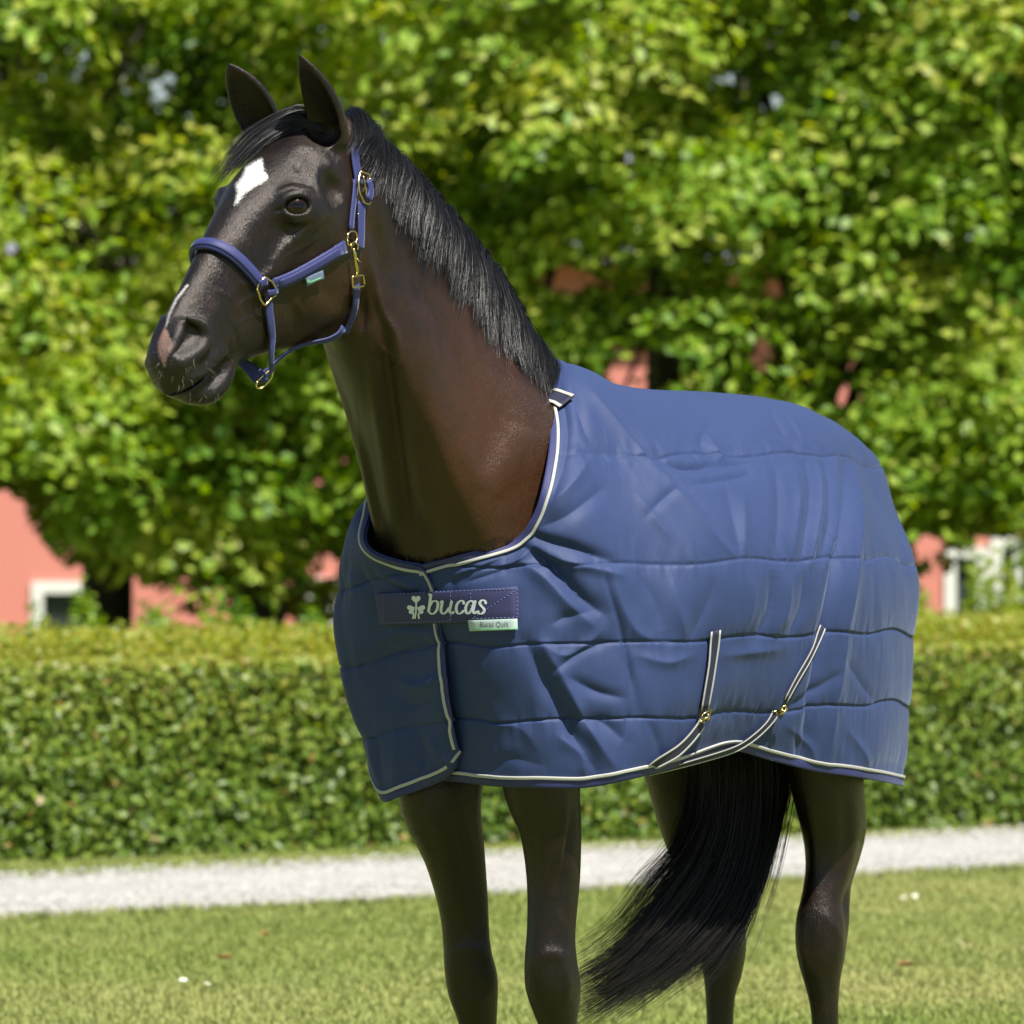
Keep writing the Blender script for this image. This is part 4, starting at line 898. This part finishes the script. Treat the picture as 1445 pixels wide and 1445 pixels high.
# hanging under the jaw: free in the air
def free_strap(name,L,w_,n_,th=.0035,n=18,mat=None,widths=None):
    P=wor(np.array([PV(*q) for q in L])); P=even(cr(P,50),n); N_=np.broadcast_to(n_,(n,3)) if np.ndim(n_)==1 else cr(np.array(n_),n)
    V,F=strap(P,nrm(np.array(N_)),w_ if widths is None else cr(np.array(widths)[:,None],n)[:,0],th); return nmesh(name,V,F,mat or M_HC,hc)
cd=np.array([0,-1,0.]); side=nrm(HL+np.array([0,0,-.1]))
free_strap('throat_strap',[(485,462,.064),(478,472,.060),(462,480,.050),(440,484,.035),(415,492,.020),(395,505,.008),(384,517,.004)],.0,nrm(np.array([.25,-.6,-.9])),widths=[.0185,.0175,.013,.010,.010,.012,.012])
free_strap('throat_strap',[(425,478,-.02),(440,484,.01),(450,482,.04)],.012,nrm(np.array([.3,-.5,-.9])))
P,Q=path_hits([(374,418),(376,440),(379,462),(381,480)],BB,10,.007,2)
P=np.concatenate([P,wor(np.array([PV(382,497,.046),PV(383,512,.028),PV(383,526,.018)]))]); Q=np.concatenate([Q,[Q[-1]]*3]); PQ=even(np.concatenate([P,Q],1),24)
V,F=strap(sm(PQ[:,:3],2),nrm(sm(PQ[:,3:],2)),np.interp(np.linspace(0,1,24),[0,.15,.6,1],[.0175,.019,.019,.011]),.0035); nmesh('chin_strap',V,F,M_HC,hc)
free_strap('chin_strap',[(338,508,-.035),(352,520,-.015),(366,533,.004),(370,540,.008)],.0,nrm(np.array([-.3,-.8,.3])),widths=[.016,.020,.026,.024])
free_strap('chin_strap',[(370,531,.0),(378,524,.006),(386,520,.012)],.014,nrm(np.array([-.2,-.8,-.5])))
P=wor(np.array([PV(*q) for q in ((363,538,.004),(362,546,.002),(368,548,.006),(377,541,.012),(384,531,.018),(384,521,.018),(374,528,.012),(363,538,.004))])); V,F=tube(even(cr(P,40),30),.0016,8); nmesh('brass_ring',V,F,M_BRASS,hc)
# little sewn tag under the cheek strap
P,Q=path_hits([(428,397),(440,391),(452,386)],BB,6,.009,1); V,F=strap(P,Q,.0165,.0012); tg_=nmesh('sewn_tag',V,F,fabric('grey_blue_tag',(.12,.16,.24),rough=.7,sheen=0),hc); TB=[wbvh(V,F)]
P,Q=path_hits([(429,403),(441,397),(453,392)],TB,5,.0006,0)
V,F=strap(P,Q,.003,.0006); nmesh('green_edge',V,F,M_GRN,tg_)
t=np.linspace(0,2*math.pi,14,endpoint=False); pts2=[(433,396)]+[(433+3.6*math.cos(q)*(1+.25*math.cos(3*q)),396+3.6*math.sin(q)*(1+.25*math.cos(3*q))) for q in t]
V=onflat(pts2,TB,.0007); k=np.arange(14); nmesh('green_emblem',V,np.stack([np.zeros(14,int),k+1,(k+1)%14+1],1),M_GRN,tg_,smooth=False)
# ================================================================== SETTING
def G3(px,py,z=0.): p=ground(px,py); return np.array([p[0],p[1],z])
# lawn
lm=N('lawn_soil_and_turf'); a=lm.noise(1.1,4,.6); b=lm.noise(45,3,.6); c_=lm.noise(.35,3,.5)
lm.p(Base_Color=lm.mix(lm.math('MULTIPLY',b,.6),lm.ramp(a,[(.3,(.130,.165,.036)),(.5,(.175,.200,.050)),(.7,(.225,.225,.080))]),(.09,.115,.03)),Roughness=.9,Specular_IOR_Level=.2); lm.bump(b,.6,.02)
xs=np.concatenate([np.linspace(-300,-12,12),np.linspace(-10,10,41),np.linspace(12,300,12)]); ys=np.concatenate([[-40,0,8],np.linspace(10,26,33),[30,36,45,80,160,400]])
V=np.array([[x,y,(.018*math.sin(x*.9+1)*math.sin(y*.7) if abs(x)<11 and 9<y<15 else 0)-.0] for x in xs for y in ys]); 
lawn=nmesh('lawn',V,grid_faces(len(xs),len(ys))[:,::-1],lm.m); tag(lawn,kind='structure')
# gravel path
f0,f1=G3(0,1300),G3(1445,1227); b0,b1=G3(0,1240),G3(1445,1173)
fd=nrm(f1-f0); bd_=nrm(b1-b0)
def edge_line(p,d,t,amp,sd): 
    n=np.array([-d[1],d[0],0]); return p+d*t[:,None]+n*(vnoise(np.stack([t*1.7+sd,t*0,t*0],-1),1.,sd,4)*amp)[:,None]
t=np.linspace(-14,18,500); A=edge_line(f0,fd,t,.06,3); B=edge_line(b0,bd_,t,.03,9)
gm=N('white_gravel'); v=gm.n('TexVoronoi',i_Scale=75.,i_Vector=gm.coord()); n1=gm.noise(2.2,4,.6); n2=gm.noise(140,2,.6)
gm.p(Base_Color=gm.mix(gm.math('MULTIPLY',n2,.35),gm.ramp(n1,[(.3,(.35,.34,.315)),(.7,(.43,.42,.395))]),(.26,.245,.215)),Roughness=.9,Specular_IOR_Level=.2); gm.bump(v.outputs['Distance'],.8,.01)
W_=np.linspace(0,1,7)[:,None,None]; Gp=A*(1-W_)+B*W_; Gp[...,2]=.012+.012*np.sin(np.linspace(0,math.pi,7))[:,None]; Gp[0,:,2]=.002;Gp[-1,:,2]=.002
pa=nmesh('gravel_path',Gp.reshape(-1,3),grid_faces(7,500),gm.m); tag(pa,kind='structure')
def scatter_poly(n,V0,F0,P,scale,rot,tilt=None,quat=None):
    """copies of a small mesh (V0,F0) at P; R (n,3,3)"""
    R=rot; V=(V0[None]*scale[:,None,None] if np.ndim(scale)==1 else V0[None]*scale[:,None,:])@np.swapaxes(R,1,2)+P[:,None]
    F=[f[None]+(np.arange(n)*len(V0))[:,None,None] for f in F0]; return V.reshape(-1,3),[f.reshape(-1,f.shape[-1]) for f in F]
def rotz(a): c,s=np.cos(a),np.sin(a); z=np.zeros_like(a); return np.stack([np.stack([c,-s,z],-1),np.stack([s,c,z],-1),np.stack([z,z,z+1],-1)],-2)
def frame_from(nv,spin):
    nv=nrm(nv); r_=nrm(np.cross(nv,np.array([.3,.5,.81]))); q=np.cross(nv,r_); c,s=np.cos(spin)[:,None],np.sin(spin)[:,None]
    a=r_*c+q*s; b=np.cross(nv,a); return np.stack([a,b,nv],-1)
n=12000; tt=rng.uniform(-3,7.5,n); w_=rng.random(n); At=lambda L,q: np.stack([np.interp((q+14)/32*499,np.arange(500),L[:,c]) for c in range(3)],1); P=At(A,tt)*(1-w_[:,None])+At(B,tt)*w_[:,None]; P[:,2]=.022
oc=np.array([(1,0,0),(0,1,0),(-1,0,0),(0,-1,0),(0,0,1),(0,0,-.6)])*.5; of=np.array([(0,1,4),(1,2,4),(2,3,4),(3,0,4),(1,0,5),(2,1,5),(3,2,5),(0,3,5)])
V,F=scatter_poly(n,oc,[of],P,np.stack([rng.uniform(.010,.026,n),rng.uniform(.008,.02,n),rng.uniform(.006,.014,n)],1),rotz(rng.uniform(0,6.3,n)))
sm_=N('gravel_stones'); sm_.p(Base_Color=sm_.ramp(sm_.at('tone'),[(0,(.19,.18,.16)),(.4,(.37,.36,.34)),(1,(.52,.51,.485))]),Roughness=.85)
go=nmesh('gravel',V,F,sm_.m,smooth=False); attr(go,'tone',np.repeat(rng.random(n),6)); tag(go,kind='stuff')
# grass blades
def blades(n,X,Y,h,lean,name,cols,wid=.0035,z0=0.):
    h=h*rng.uniform(.5,1.2,n); a=rng.uniform(0,6.28,n); ln=lean*rng.random(n)*h; ww=wid*rng.uniform(.6,1.4,n)
    d=np.stack([np.cos(a),np.sin(a),0*a],-1); s=np.stack([-np.sin(a),np.cos(a),0*a],-1); B0=np.stack([X,Y,np.full(n,z0)],-1)
    m=B0+d*(ln*.35)[:,None]; m[:,2]+=h*.55; tp=B0+d*ln[:,None]; tp[:,2]+=h
    V=np.stack([B0-s*ww[:,None],B0+s*ww[:,None],m+s*(ww*.75)[:,None],m-s*(ww*.75)[:,None],tp],1).reshape(-1,3)
    o=np.arange(n)[:,None]*5; ob=nmesh(name,V,[o+np.array([0,1,2,3]),o+np.array([3,2,4])],cols)
    return ob
gmt=N('grass_blade'); tr=gmt.n('BsdfTranslucent'); col=gmt.mix(gmt.at('dry'),gmt.ramp(gmt.noise(2.2,3,.6),[(.3,(.195,.275,.058)),(.7,(.27,.325,.080))]),(.46,.43,.17)); gmt.p(Base_Color=col,Roughness=.6,Specular_IOR_Level=.25); gmt.set(tr.inputs[0],col)
mx=gmt.n('MixShader',i_0=.35); gmt.t.links.new(gmt.b.outputs[0],mx.inputs[1]); gmt.t.links.new(tr.outputs[0],mx.inputs[2]); gmt.t.links.new(mx.outputs[0],gmt.out.inputs[0])
def inpath(X,Y): 
    yf=f0[1]+(X-f0[0])*fd[1]/fd[0]; yb=b0[1]+(X-b0[0])*bd_[1]/bd_[0]; e=vnoise(np.stack([X*3,Y*3,X*0],-1),1.,4,3)*.05; return (Y>yf+e)&(Y<yb-.02-e*.4)
n=255000; Y=12.4+10.4*rng.beta(1.35,1.6,n); q_=rng.random(n); X=np.where(q_<.82,rng.uniform(-1,1,n)*(Y*.09+.8),rng.normal(size=n)*(Y*.12+1.6)); m=~inpath(X,Y)&((Y>14.2)|(rng.random(n)<(Y-12.4)/1.8)); X,Y=X[m],Y[m]; n=len(X)
gr=blades(n,X,Y,.017,1.4,'lawn_grass',gmt.m,.0030); dry=np.clip(.31+.5*vnoise(np.stack([X,Y,X*0],-1),.9,11,4)+.16*rng.normal(size=n),0,1); attr(gr,'dry',np.repeat(dry,5)); tag(gr,kind='stuff')
# rough edge of taller grass beside the gravel
n=9000; t=rng.uniform(-3,8,n); P=At(A,t)+rng.normal(size=(n,3))*np.array([.02,.03,0])+np.array([0,-.06,0]); 
eg=blades(n,P[:,0],P[:,1]-.02,.034,1.1,'path_edge_grass',gmt.m,.003); attr(eg,'dry',np.repeat(np.clip(.3+.3*rng.normal(size=n),0,1),5)); tag(eg,kind='stuff')
# daisies and fallen leaves
dm=N('daisy_petals'); dm.p(Base_Color=(.8,.8,.76),Roughness=.6); dy=N('daisy_centre'); dy.p(Base_Color=(.7,.45,.05),Roughness=.7); ds=N('daisy_stem'); ds.p(Base_Color=(.08,.14,.03))
def daisy_proto():
    r0=empty('daisy'); parts=[]
    for k in range(11):
        a=k*2*math.pi/11; c,s=math.cos(a),math.sin(a); q=np.array([(.003,-.0012,0),(.009,-.0024,.001),(.0135,0,.0005),(.009,.0024,.001),(.003,.0012,0)]); V=np.stack([q[:,0]*c-q[:,1]*s,q[:,0]*s+q[:,1]*c,q[:,2]+.045],1); parts.append((V,np.array([[0,1,2,3,4]])))
    V,F=merge(parts); p=nmesh('petals',V,F,dm.m,r0,smooth=False,world=False)
    V,F=tube(np.array([(0,0,.044),(0,0,.0475)]),.0035,8); nmesh('centre',V,F,dy.m,r0,world=False)
    V,F=tube(np.array([(0,0,0),(.002,0,.02),(0,0,.044)]),.0008,5); nmesh('stem',V,F,ds.m,r0,world=False); return r0
dp=daisy_proto(); dpk=list(dp.children) if dp.children else [o for o in COL.objects if o.parent is dp]
spots=[(259,1404,'white daisy in the lawn left of the forelegs, left one of the front pair'),(285,1406,'white daisy in the lawn left of the forelegs, right one of the front pair'),(352,1291,'single white daisy near the gravel path left of the forelegs'),
 (1250,1272,'white daisy right of the hind leg, alone and nearest the path'),(1282,1284,'white daisy right of the hind leg, lower of the close pair'),(1289,1278,'white daisy right of the hind leg, upper of the close pair'),(1350,1351,'white daisy near the right edge, left one of two'),(1383,1355,'white daisy nearest the right edge of the lawn')]
for k,(a,b,lab) in enumerate(spots):
    o=dp if k==0 else dp.copy()
    if k:
        COL.objects.link(o)
        for ch in dpk: c=ch.copy(); COL.objects.link(c); c.parent=o
    p=G3(a,b); o.location=(p[0],p[1],.0); o.rotation_euler=(math.radians(18+6*(k%3)),0,k*1.3); o.scale=(.85,)*3 if k%2 else (1.0,)*3
    tag(o,lab,'daisy','white daisies in the lawn')
lf=N('dead_leaf'); lf.p(Base_Color=(.28,.10,.035),Roughness=.7)
for a,b,lab,s in ((375,1336,'curled brown dead leaf in the lawn left of the forelegs',.032),(317,1370,'small brown dead leaf in the lawn below the larger one',.028),(1279,1380,'brown dead leaf in the lawn right of the hind legs',.032)):
    g_=np.array([(x,y*(1-x*x)*.45,.25*x*x+.35*abs(y)*(1-x*x)) for x in np.linspace(-1,1,9) for y in (-1,-.5,0,.5,1)]); V=g_*s; ca=math.cos(a); sa=math.sin(a); V=V@np.array([[ca,sa,0],[-sa,ca,0],[0,0,1]])+G3(a,b)+np.array([0,0,.034])
    o=nmesh('fallen_leaf',V,grid_faces(9,5),lf.m); tag(o,lab,'leaf','dead leaves in the lawn')
# ------------------------------------------------------------------ foliage material and leaf scattering
def foliage(name,stops,trans=.38,rough=.5,spec=.3):
    c=N(name); tn=c.at('tone'); col=c.ramp(tn,stops); c.p(Base_Color=col,Roughness=rough,Specular_IOR_Level=spec)
    t=c.n('BsdfTranslucent'); hs=c.n('HueSaturation',i_Hue=.485,i_Saturation=1.15,i_Value=1.35,i_Color=col); c.set(t.inputs[0],hs)
    m=c.n('MixShader',i_0=trans); c.t.links.new(c.b.outputs[0],m.inputs[1]); c.t.links.new(t.outputs[0],m.inputs[2]); c.t.links.new(m.outputs[0],c.out.inputs[0]); return c.m
LEAF=np.array([(-.5,0,0),(-.15,-.30,.05),(.3,-.22,.03),(.55,0,-.06),(.3,.22,.03),(-.15,.30,.05),(.05,0,-.03)]); LF=np.array([(0,1,6),(1,2,6),(2,3,6),(3,4,6),(4,5,6),(5,0,6)])
LEAF2=np.array([(-.5,0,0),(0,-.33,.06),(.55,0,-.04),(0,.33,.06)]); LF2=np.array([(0,1,2),(0,2,3)])
def leaves(name,P,Nv,size,mat,tone,parent=None,simple=True):
    n=len(P); L,Fc=(LEAF2,LF2) if simple else (LEAF,LF)
    V,F=scatter_poly(n,L,[Fc],P,size,frame_from(Nv,rng.uniform(0,6.28,n))); o=nmesh(name,V,F,mat,parent,smooth=True); attr(o,'tone',np.repeat(tone,len(L))); tag(o,kind='stuff'); return o
# ------------------------------------------------------------------ hedge
h0,h1=G3(0,1217),G3(1445,1166); hdv=nrm(h1-h0); hn=np.array([-hdv[1],hdv[0],0]); hn=hn*np.sign(hn[1]); HH,HWD=.725,1.35
hedge=empty('hedge',tuple(h0+hdv*2)); tag(hedge,'long clipped green hedge with yellow new growth on top behind the gravel path','hedge')
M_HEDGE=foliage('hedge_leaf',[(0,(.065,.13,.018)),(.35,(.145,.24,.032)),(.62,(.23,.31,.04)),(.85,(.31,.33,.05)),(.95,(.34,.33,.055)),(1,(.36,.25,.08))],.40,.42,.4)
HL0,HL1=-9.,13.
n=105000; t=np.where(rng.random(n)<.74,rng.uniform(-2.5,7.,n),rng.uniform(HL0,HL1,n)); f=rng.random(n); top=f>.58
hh=np.where(top,HH,rng.random(n)**.9*HH); dd=np.where(top,rng.random(n)*HWD,0)
bulge=.05*vnoise(np.stack([t*2.2,hh*3,dd*3],-1),1.,21,3)
P=h0+hdv*t[:,None]+hn*(dd-np.where(top,0,bulge)+np.where(top,0,rng.normal(size=n)*.035+.02))[:,None]; P[:,2]=hh+np.where(top,bulge*.7+rng.random(n)**2.5*.11-.03,0)
Nv=np.where(top[:,None],np.array([0,0,1.]),-hn*.9+np.array([0,0,.45]))+rng.normal(size=(n,3))*.55
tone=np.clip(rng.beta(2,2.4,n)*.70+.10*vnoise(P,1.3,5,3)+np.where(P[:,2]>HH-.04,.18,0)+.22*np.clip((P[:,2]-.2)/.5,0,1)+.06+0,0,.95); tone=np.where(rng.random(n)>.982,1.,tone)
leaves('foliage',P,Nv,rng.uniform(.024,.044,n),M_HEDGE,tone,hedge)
n=12000; t=rng.uniform(HL0,HL1,n); P=h0+hdv*t[:,None]+hn*(rng.random(n)*HWD)[:,None]; P[:,2]=HH+.02+rng.random(n)**1.4*.10*(.6+.6*vnoise(P,2.5,9,2))
leaves('new_growth',P,rng.normal(size=(n,3))+np.array([0,-.2,.9]),rng.uniform(.02,.04,n),M_HEDGE,np.clip(.80+.10*rng.normal(size=n),0,.94),hedge)
cm=N('hedge_shade_core'); cm.p(Base_Color=cm.mix(cm.noise(40,3),(.025,.04,.010),(.05,.05,.02)),Roughness=.9)  # solid dark box filling the hedge; its colour stands in for inner shade
c8=[]
for a in (HL0,HL1):
    for b in (.10,HWD-.08):
        for z in (0,HH-.10): p=h0+hdv*a+hn*b; c8.append((p[0],p[1],z))
nmesh('shade_core',c8,np.array([(0,1,3,2),(4,6,7,5),(0,4,5,1),(2,3,7,6),(1,5,7,3),(0,2,6,4)]),cm.m,hedge,smooth=False)
# ------------------------------------------------------------------ red house behind the trees
BY=44.
def bp(px,py): p=PYd(px,py,BY); return p
rw=N('red_render'); rn=rw.noise(1.2,4,.6); rw.p(Base_Color=rw.mix(rn,(.56,.195,.160),(.62,.235,.19)),Roughness=.9); rw.bump(rw.noise(60,3),.2,.01)
wt=N('white_paint'); wt.p(Base_Color=(.74,.74,.71),Roughness=.6); gl=N('window_glass'); gl.p(Base_Color=(.03,.04,.045),Roughness=.08,Specular_IOR_Level=.6)
rf=N('slate_roof'); rf.p(Base_Color=rf.mix(rf.noise(8,3),(.16,.17,.19),(.24,.25,.27)),Roughness=.6)
def box(x0,x1,y0,y1,z0,z1):
    V=np.array([(x,y,z) for x in (x0,x1) for y in (y0,y1) for z in (z0,z1)]); return V,np.array([(0,1,3,2),(4,6,7,5),(0,4,5,1),(2,3,7,6),(1,5,7,3),(0,2,6,4)])
house=empty('house',(0,BY,0)); tag(house,'long low red rendered house with white window frames behind the trees','house')
wins=[(45,162,821,905),(424,482,815,905),(1333,1395,772,905),(1398,1446,758,905)]
wr=[(bp(a,c)[0],bp(b,c)[0],bp(a,c)[2]) for a,b,c,d in wins]
xs_=[-24.]+[v for w3 in wr for v in w3[:2]]+[24.]
parts=[box(xs_[i],xs_[i+1],BY,BY+7,-.2,2.95) for i in range(0,len(xs_),2)]+[box(a,b,BY,BY+7,z,2.95) for a,b,z in wr]+[box(a,b,BY+.25,BY+7,-.2,z) for a,b,z in wr]
V,F=merge(parts); nmesh('wall',V,F,rw.m,house,smooth=False)
for a,b,z in wr:
    fr=.085; V,F=merge([box(a,a+fr,BY-.03,BY+.12,-.1,z),box(b-fr,b,BY-.03,BY+.12,-.1,z),box(a+fr,b-fr,BY-.03,BY+.12,z-fr,z)]); wf=nmesh('window',V,F,wt.m,house,smooth=False)
    V,F=box(a+fr,b-fr,BY+.06,BY+.07,-.1,z-fr); nmesh('pane',V,F,gl.m,wf,smooth=False)
V=np.array([(-24.4,BY-.4,2.9),(24.4,BY-.4,2.9),(24.4,BY+3.5,3.9),(-24.4,BY+3.5,3.9),(24.4,BY+7.4,2.9),(-24.4,BY+7.4,2.9)]); nmesh('roof',V,np.array([(0,1,2,3),(3,2,4,5)]),rf.m,house,smooth=False)
# ------------------------------------------------------------------ trees
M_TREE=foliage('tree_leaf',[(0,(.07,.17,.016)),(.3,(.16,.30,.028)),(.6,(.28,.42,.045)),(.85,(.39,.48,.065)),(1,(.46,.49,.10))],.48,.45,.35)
bk=N('bark'); bk.p(Base_Color=bk.mix(bk.noise(1,4,.6,bk.map((14,14,3))),(.035,.028,.02),(.10,.085,.06)),Roughness=.9); bk.bump(bk.noise(1,4,.6,bk.map((30,30,6))),.6,.02)
HOLES=[(0,745,50,60),(60,850,110,60),(185,845,22,24),(458,800,26,24),(905,525,60,36),(800,396,44,24),(1100,405,26,20),(1075,500,22,32),(1200,520,24,18),(1195,560,26,20),(1035,395,14,12),(450,680,14,14),(490,650,12,10),(1405,768,40,14),(1310,770,24,16),(1035,115,26,9),(1085,145,22,16),(15,350,14,12),(180,372,20,14),(225,125,14,18),(125,30,14,8),(885,225,14,8),(650,35,16,10)]
LOWX=[-500,0,60,130,200,240,330,480,620,760,900,1100,1250,1330,1445,1900]; LOWY=[672,700,765,815,825,870,890,880,830,800,800,880,880,800,750,740]
def tree(name,label,x,y,hgt,rx,ry,n_cl,nl,zlo,tonec,trunk_r=.17,lean=0.,sz=(.055,.098),crr=(.32,.70),nfront=0):
    root=empty(name,(x,y,0)); tag(root,label,'tree','broadleaf trees in front of the red house')
    T=np.array([(x,y,-.1),(x+.04,y,.8),(x+lean*.4,y+.05,2.),(x+lean,y+.1,hgt*.6),(x+lean*1.2,y+.1,hgt*.95)]); T=cr(T,24)
    parts=[tube(T,np.interp(np.linspace(0,1,24),[0,.08,.5,1],[trunk_r*1.4,trunk_r,trunk_r*.65,.03]),10)]
    C=[];tries=0
    n_cl=int(n_cl*1.15)
    while len(C)<n_cl and tries<n_cl*30:
        tries+=1
        a=rng.uniform(0,6.28); r_=math.sqrt(rng.random()); z=zlo+(hgt-zlo)*rng.random()**1.75
        prof=math.sqrt(max(0,1-((z-zlo*.6-.35*(hgt-zlo))/(.72*(hgt-zlo)+.2))**2)) if z>zlo else 0
        cx=x+math.cos(a)*rx*r_*max(prof,.35); cy=y+math.sin(a)*ry*r_*max(prof,.35); P=np.array([cx,cy,z]); px,py=proj(P)
        if py>np.interp(px,LOWX,LOWY)-18: continue
        if any(((px-h[0])/(h[2]+14))**2+((py-h[1])/(h[3]+12))**2<1 for h in HOLES): continue
        C.append(P)
    for _ in range(nfront):        # outermost sprays on the sunny side
        P=np.array([x+rng.uniform(-1,1)*rx*.95,y-ry*rng.uniform(.55,.95),rng.uniform(max(zlo,1.2),4.7)]); px,py=proj(P)
        if py>np.interp(px,LOWX,LOWY)-30 or any(((px-h[0])/(h[2]+26))**2+((py-h[1])/(h[3]+24))**2<1 for h in HOLES): continue
        C.append(P)
    C=np.array(C); n=len(C)
    for k in rng.choice(n,min(n,26),replace=False):      # limbs reach the sprays
        s_=rng.uniform(.25,.9); b=T[int(s_*23)]; e=C[k]; mid=(b+e)/2+np.array([0,0,.18]); L=np.linalg.norm(e-b)
        parts.append(tube(cr(np.array([b,mid,e]),7),np.linspace(.012+.018*min(L,2),.006,7),5,False))
    V,F=merge(parts); nmesh('trunk',V,F,bk.m,root)
    R=rng.uniform(crr[0],crr[1],n); ci=np.repeat(np.arange(n),nl); m=len(ci)
    a=rng.uniform(0,6.28,m); r_=np.sqrt(rng.random(m)); dome=np.sqrt(np.clip(1-r_**2,0,1)); lump=1+.25*np.sin(3*a+ci)
    rc=R[ci]; x_=np.cos(a)*r_*rc*lump; y_=np.sin(a)*r_*rc*lump; h=rc*.50*dome*(1-.9*rng.random(m)**2.8)-rc*.34*r_**2
    P=C[ci]+np.stack([x_,y_,h],-1)+rng.normal(size=(m,3))*.02
    Nv=np.stack([x_/rc*.9,y_/rc*.9,.75+0*h],-1)+rng.normal(size=(m,3))*.42
    px,py=proj(P); keep=py<np.interp(px,LOWX,LOWY)+10*np.sin(px*.09)
    for h_ in HOLES: keep&=~((((px-h_[0])/h_[2])**2+((py-h_[1])/h_[3])**2<.8)&(rng.random(m)<.97))
    ct=rng.normal(size=n)*.17
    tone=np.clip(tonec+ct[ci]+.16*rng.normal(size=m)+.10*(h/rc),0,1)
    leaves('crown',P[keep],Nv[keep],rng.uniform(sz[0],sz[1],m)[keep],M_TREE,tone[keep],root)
tree('broadleaf_tree','leafy tree at the left with yellow-green sprays above the red wall',-3.1,29.5,7.2,2.5,2.0,260,200,.9,.70,lean=.1,nfront=62)
tree('broadleaf_tree','tree behind the horse\'s ears, with its dark trunk showing left of them',-1.42,31.0,7.6,2.1,1.9,200,210,.9,.58,lean=-.05,nfront=30)
tree('broadleaf_tree','bright green tree above the horse\'s neck and back',.75,29.3,7.4,2.3,1.9,260,200,1.3,.64,lean=.15,nfront=70)
tree('broadleaf_tree','broad bright tree at the right above the rump',2.7,29.0,7.2,2.4,1.9,260,200,.8,.64,lean=-.1,nfront=70)
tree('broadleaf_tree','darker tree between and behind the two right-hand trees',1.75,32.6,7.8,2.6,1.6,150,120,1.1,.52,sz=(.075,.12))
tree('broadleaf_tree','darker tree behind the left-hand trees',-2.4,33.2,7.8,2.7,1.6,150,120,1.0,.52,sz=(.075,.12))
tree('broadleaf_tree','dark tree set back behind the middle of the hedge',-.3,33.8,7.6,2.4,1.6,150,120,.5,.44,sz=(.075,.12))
for x_,lab in ((-8.4,'tree standing left of the picture, beside the leafy tree at the left'),(8.0,'tree standing right of the picture, beyond the broad bright tree')):
    tree('broadleaf_tree',lab,x_,30.5,7.4,3.0,2.2,150,80,.9,.6,sz=(.10,.16),crr=(.4,.8))
# low dark shrubs under the trees
def shrub(label,px,py,dist,rx,hz,n,tn,sz=(.03,.055)):
    c=PYd(px,py,dist); root=empty('shrub',(c[0],dist,0)); tag(root,label,'shrub','shrubs between the hedge and the house')
    u=rng.normal(size=(n,3)); u=nrm(u); u[:,2]=np.abs(u[:,2]); rr=rng.random(n)**.4*(1+.22*np.sin(u[:,0]*9+u[:,2]*7)); P=np.array([c[0],dist,0])+u*rr[:,None]*np.array([rx,rx*.7,hz])
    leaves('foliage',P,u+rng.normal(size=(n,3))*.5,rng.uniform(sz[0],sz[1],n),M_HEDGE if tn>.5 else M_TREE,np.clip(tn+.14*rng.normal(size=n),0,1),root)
    parts=[tube(cr(np.array([(c[0],dist,0),(c[0]+rx*.2*k,dist,hz*.4),(c[0]+rx*.42*k,dist-.05,hz*.8)]),6),np.linspace(.018,.004,6),5,False) for k in (-1.3,-.5,.4,1.2)]
    V,F=merge(parts); nmesh('stems',V,F,bk.m,root)
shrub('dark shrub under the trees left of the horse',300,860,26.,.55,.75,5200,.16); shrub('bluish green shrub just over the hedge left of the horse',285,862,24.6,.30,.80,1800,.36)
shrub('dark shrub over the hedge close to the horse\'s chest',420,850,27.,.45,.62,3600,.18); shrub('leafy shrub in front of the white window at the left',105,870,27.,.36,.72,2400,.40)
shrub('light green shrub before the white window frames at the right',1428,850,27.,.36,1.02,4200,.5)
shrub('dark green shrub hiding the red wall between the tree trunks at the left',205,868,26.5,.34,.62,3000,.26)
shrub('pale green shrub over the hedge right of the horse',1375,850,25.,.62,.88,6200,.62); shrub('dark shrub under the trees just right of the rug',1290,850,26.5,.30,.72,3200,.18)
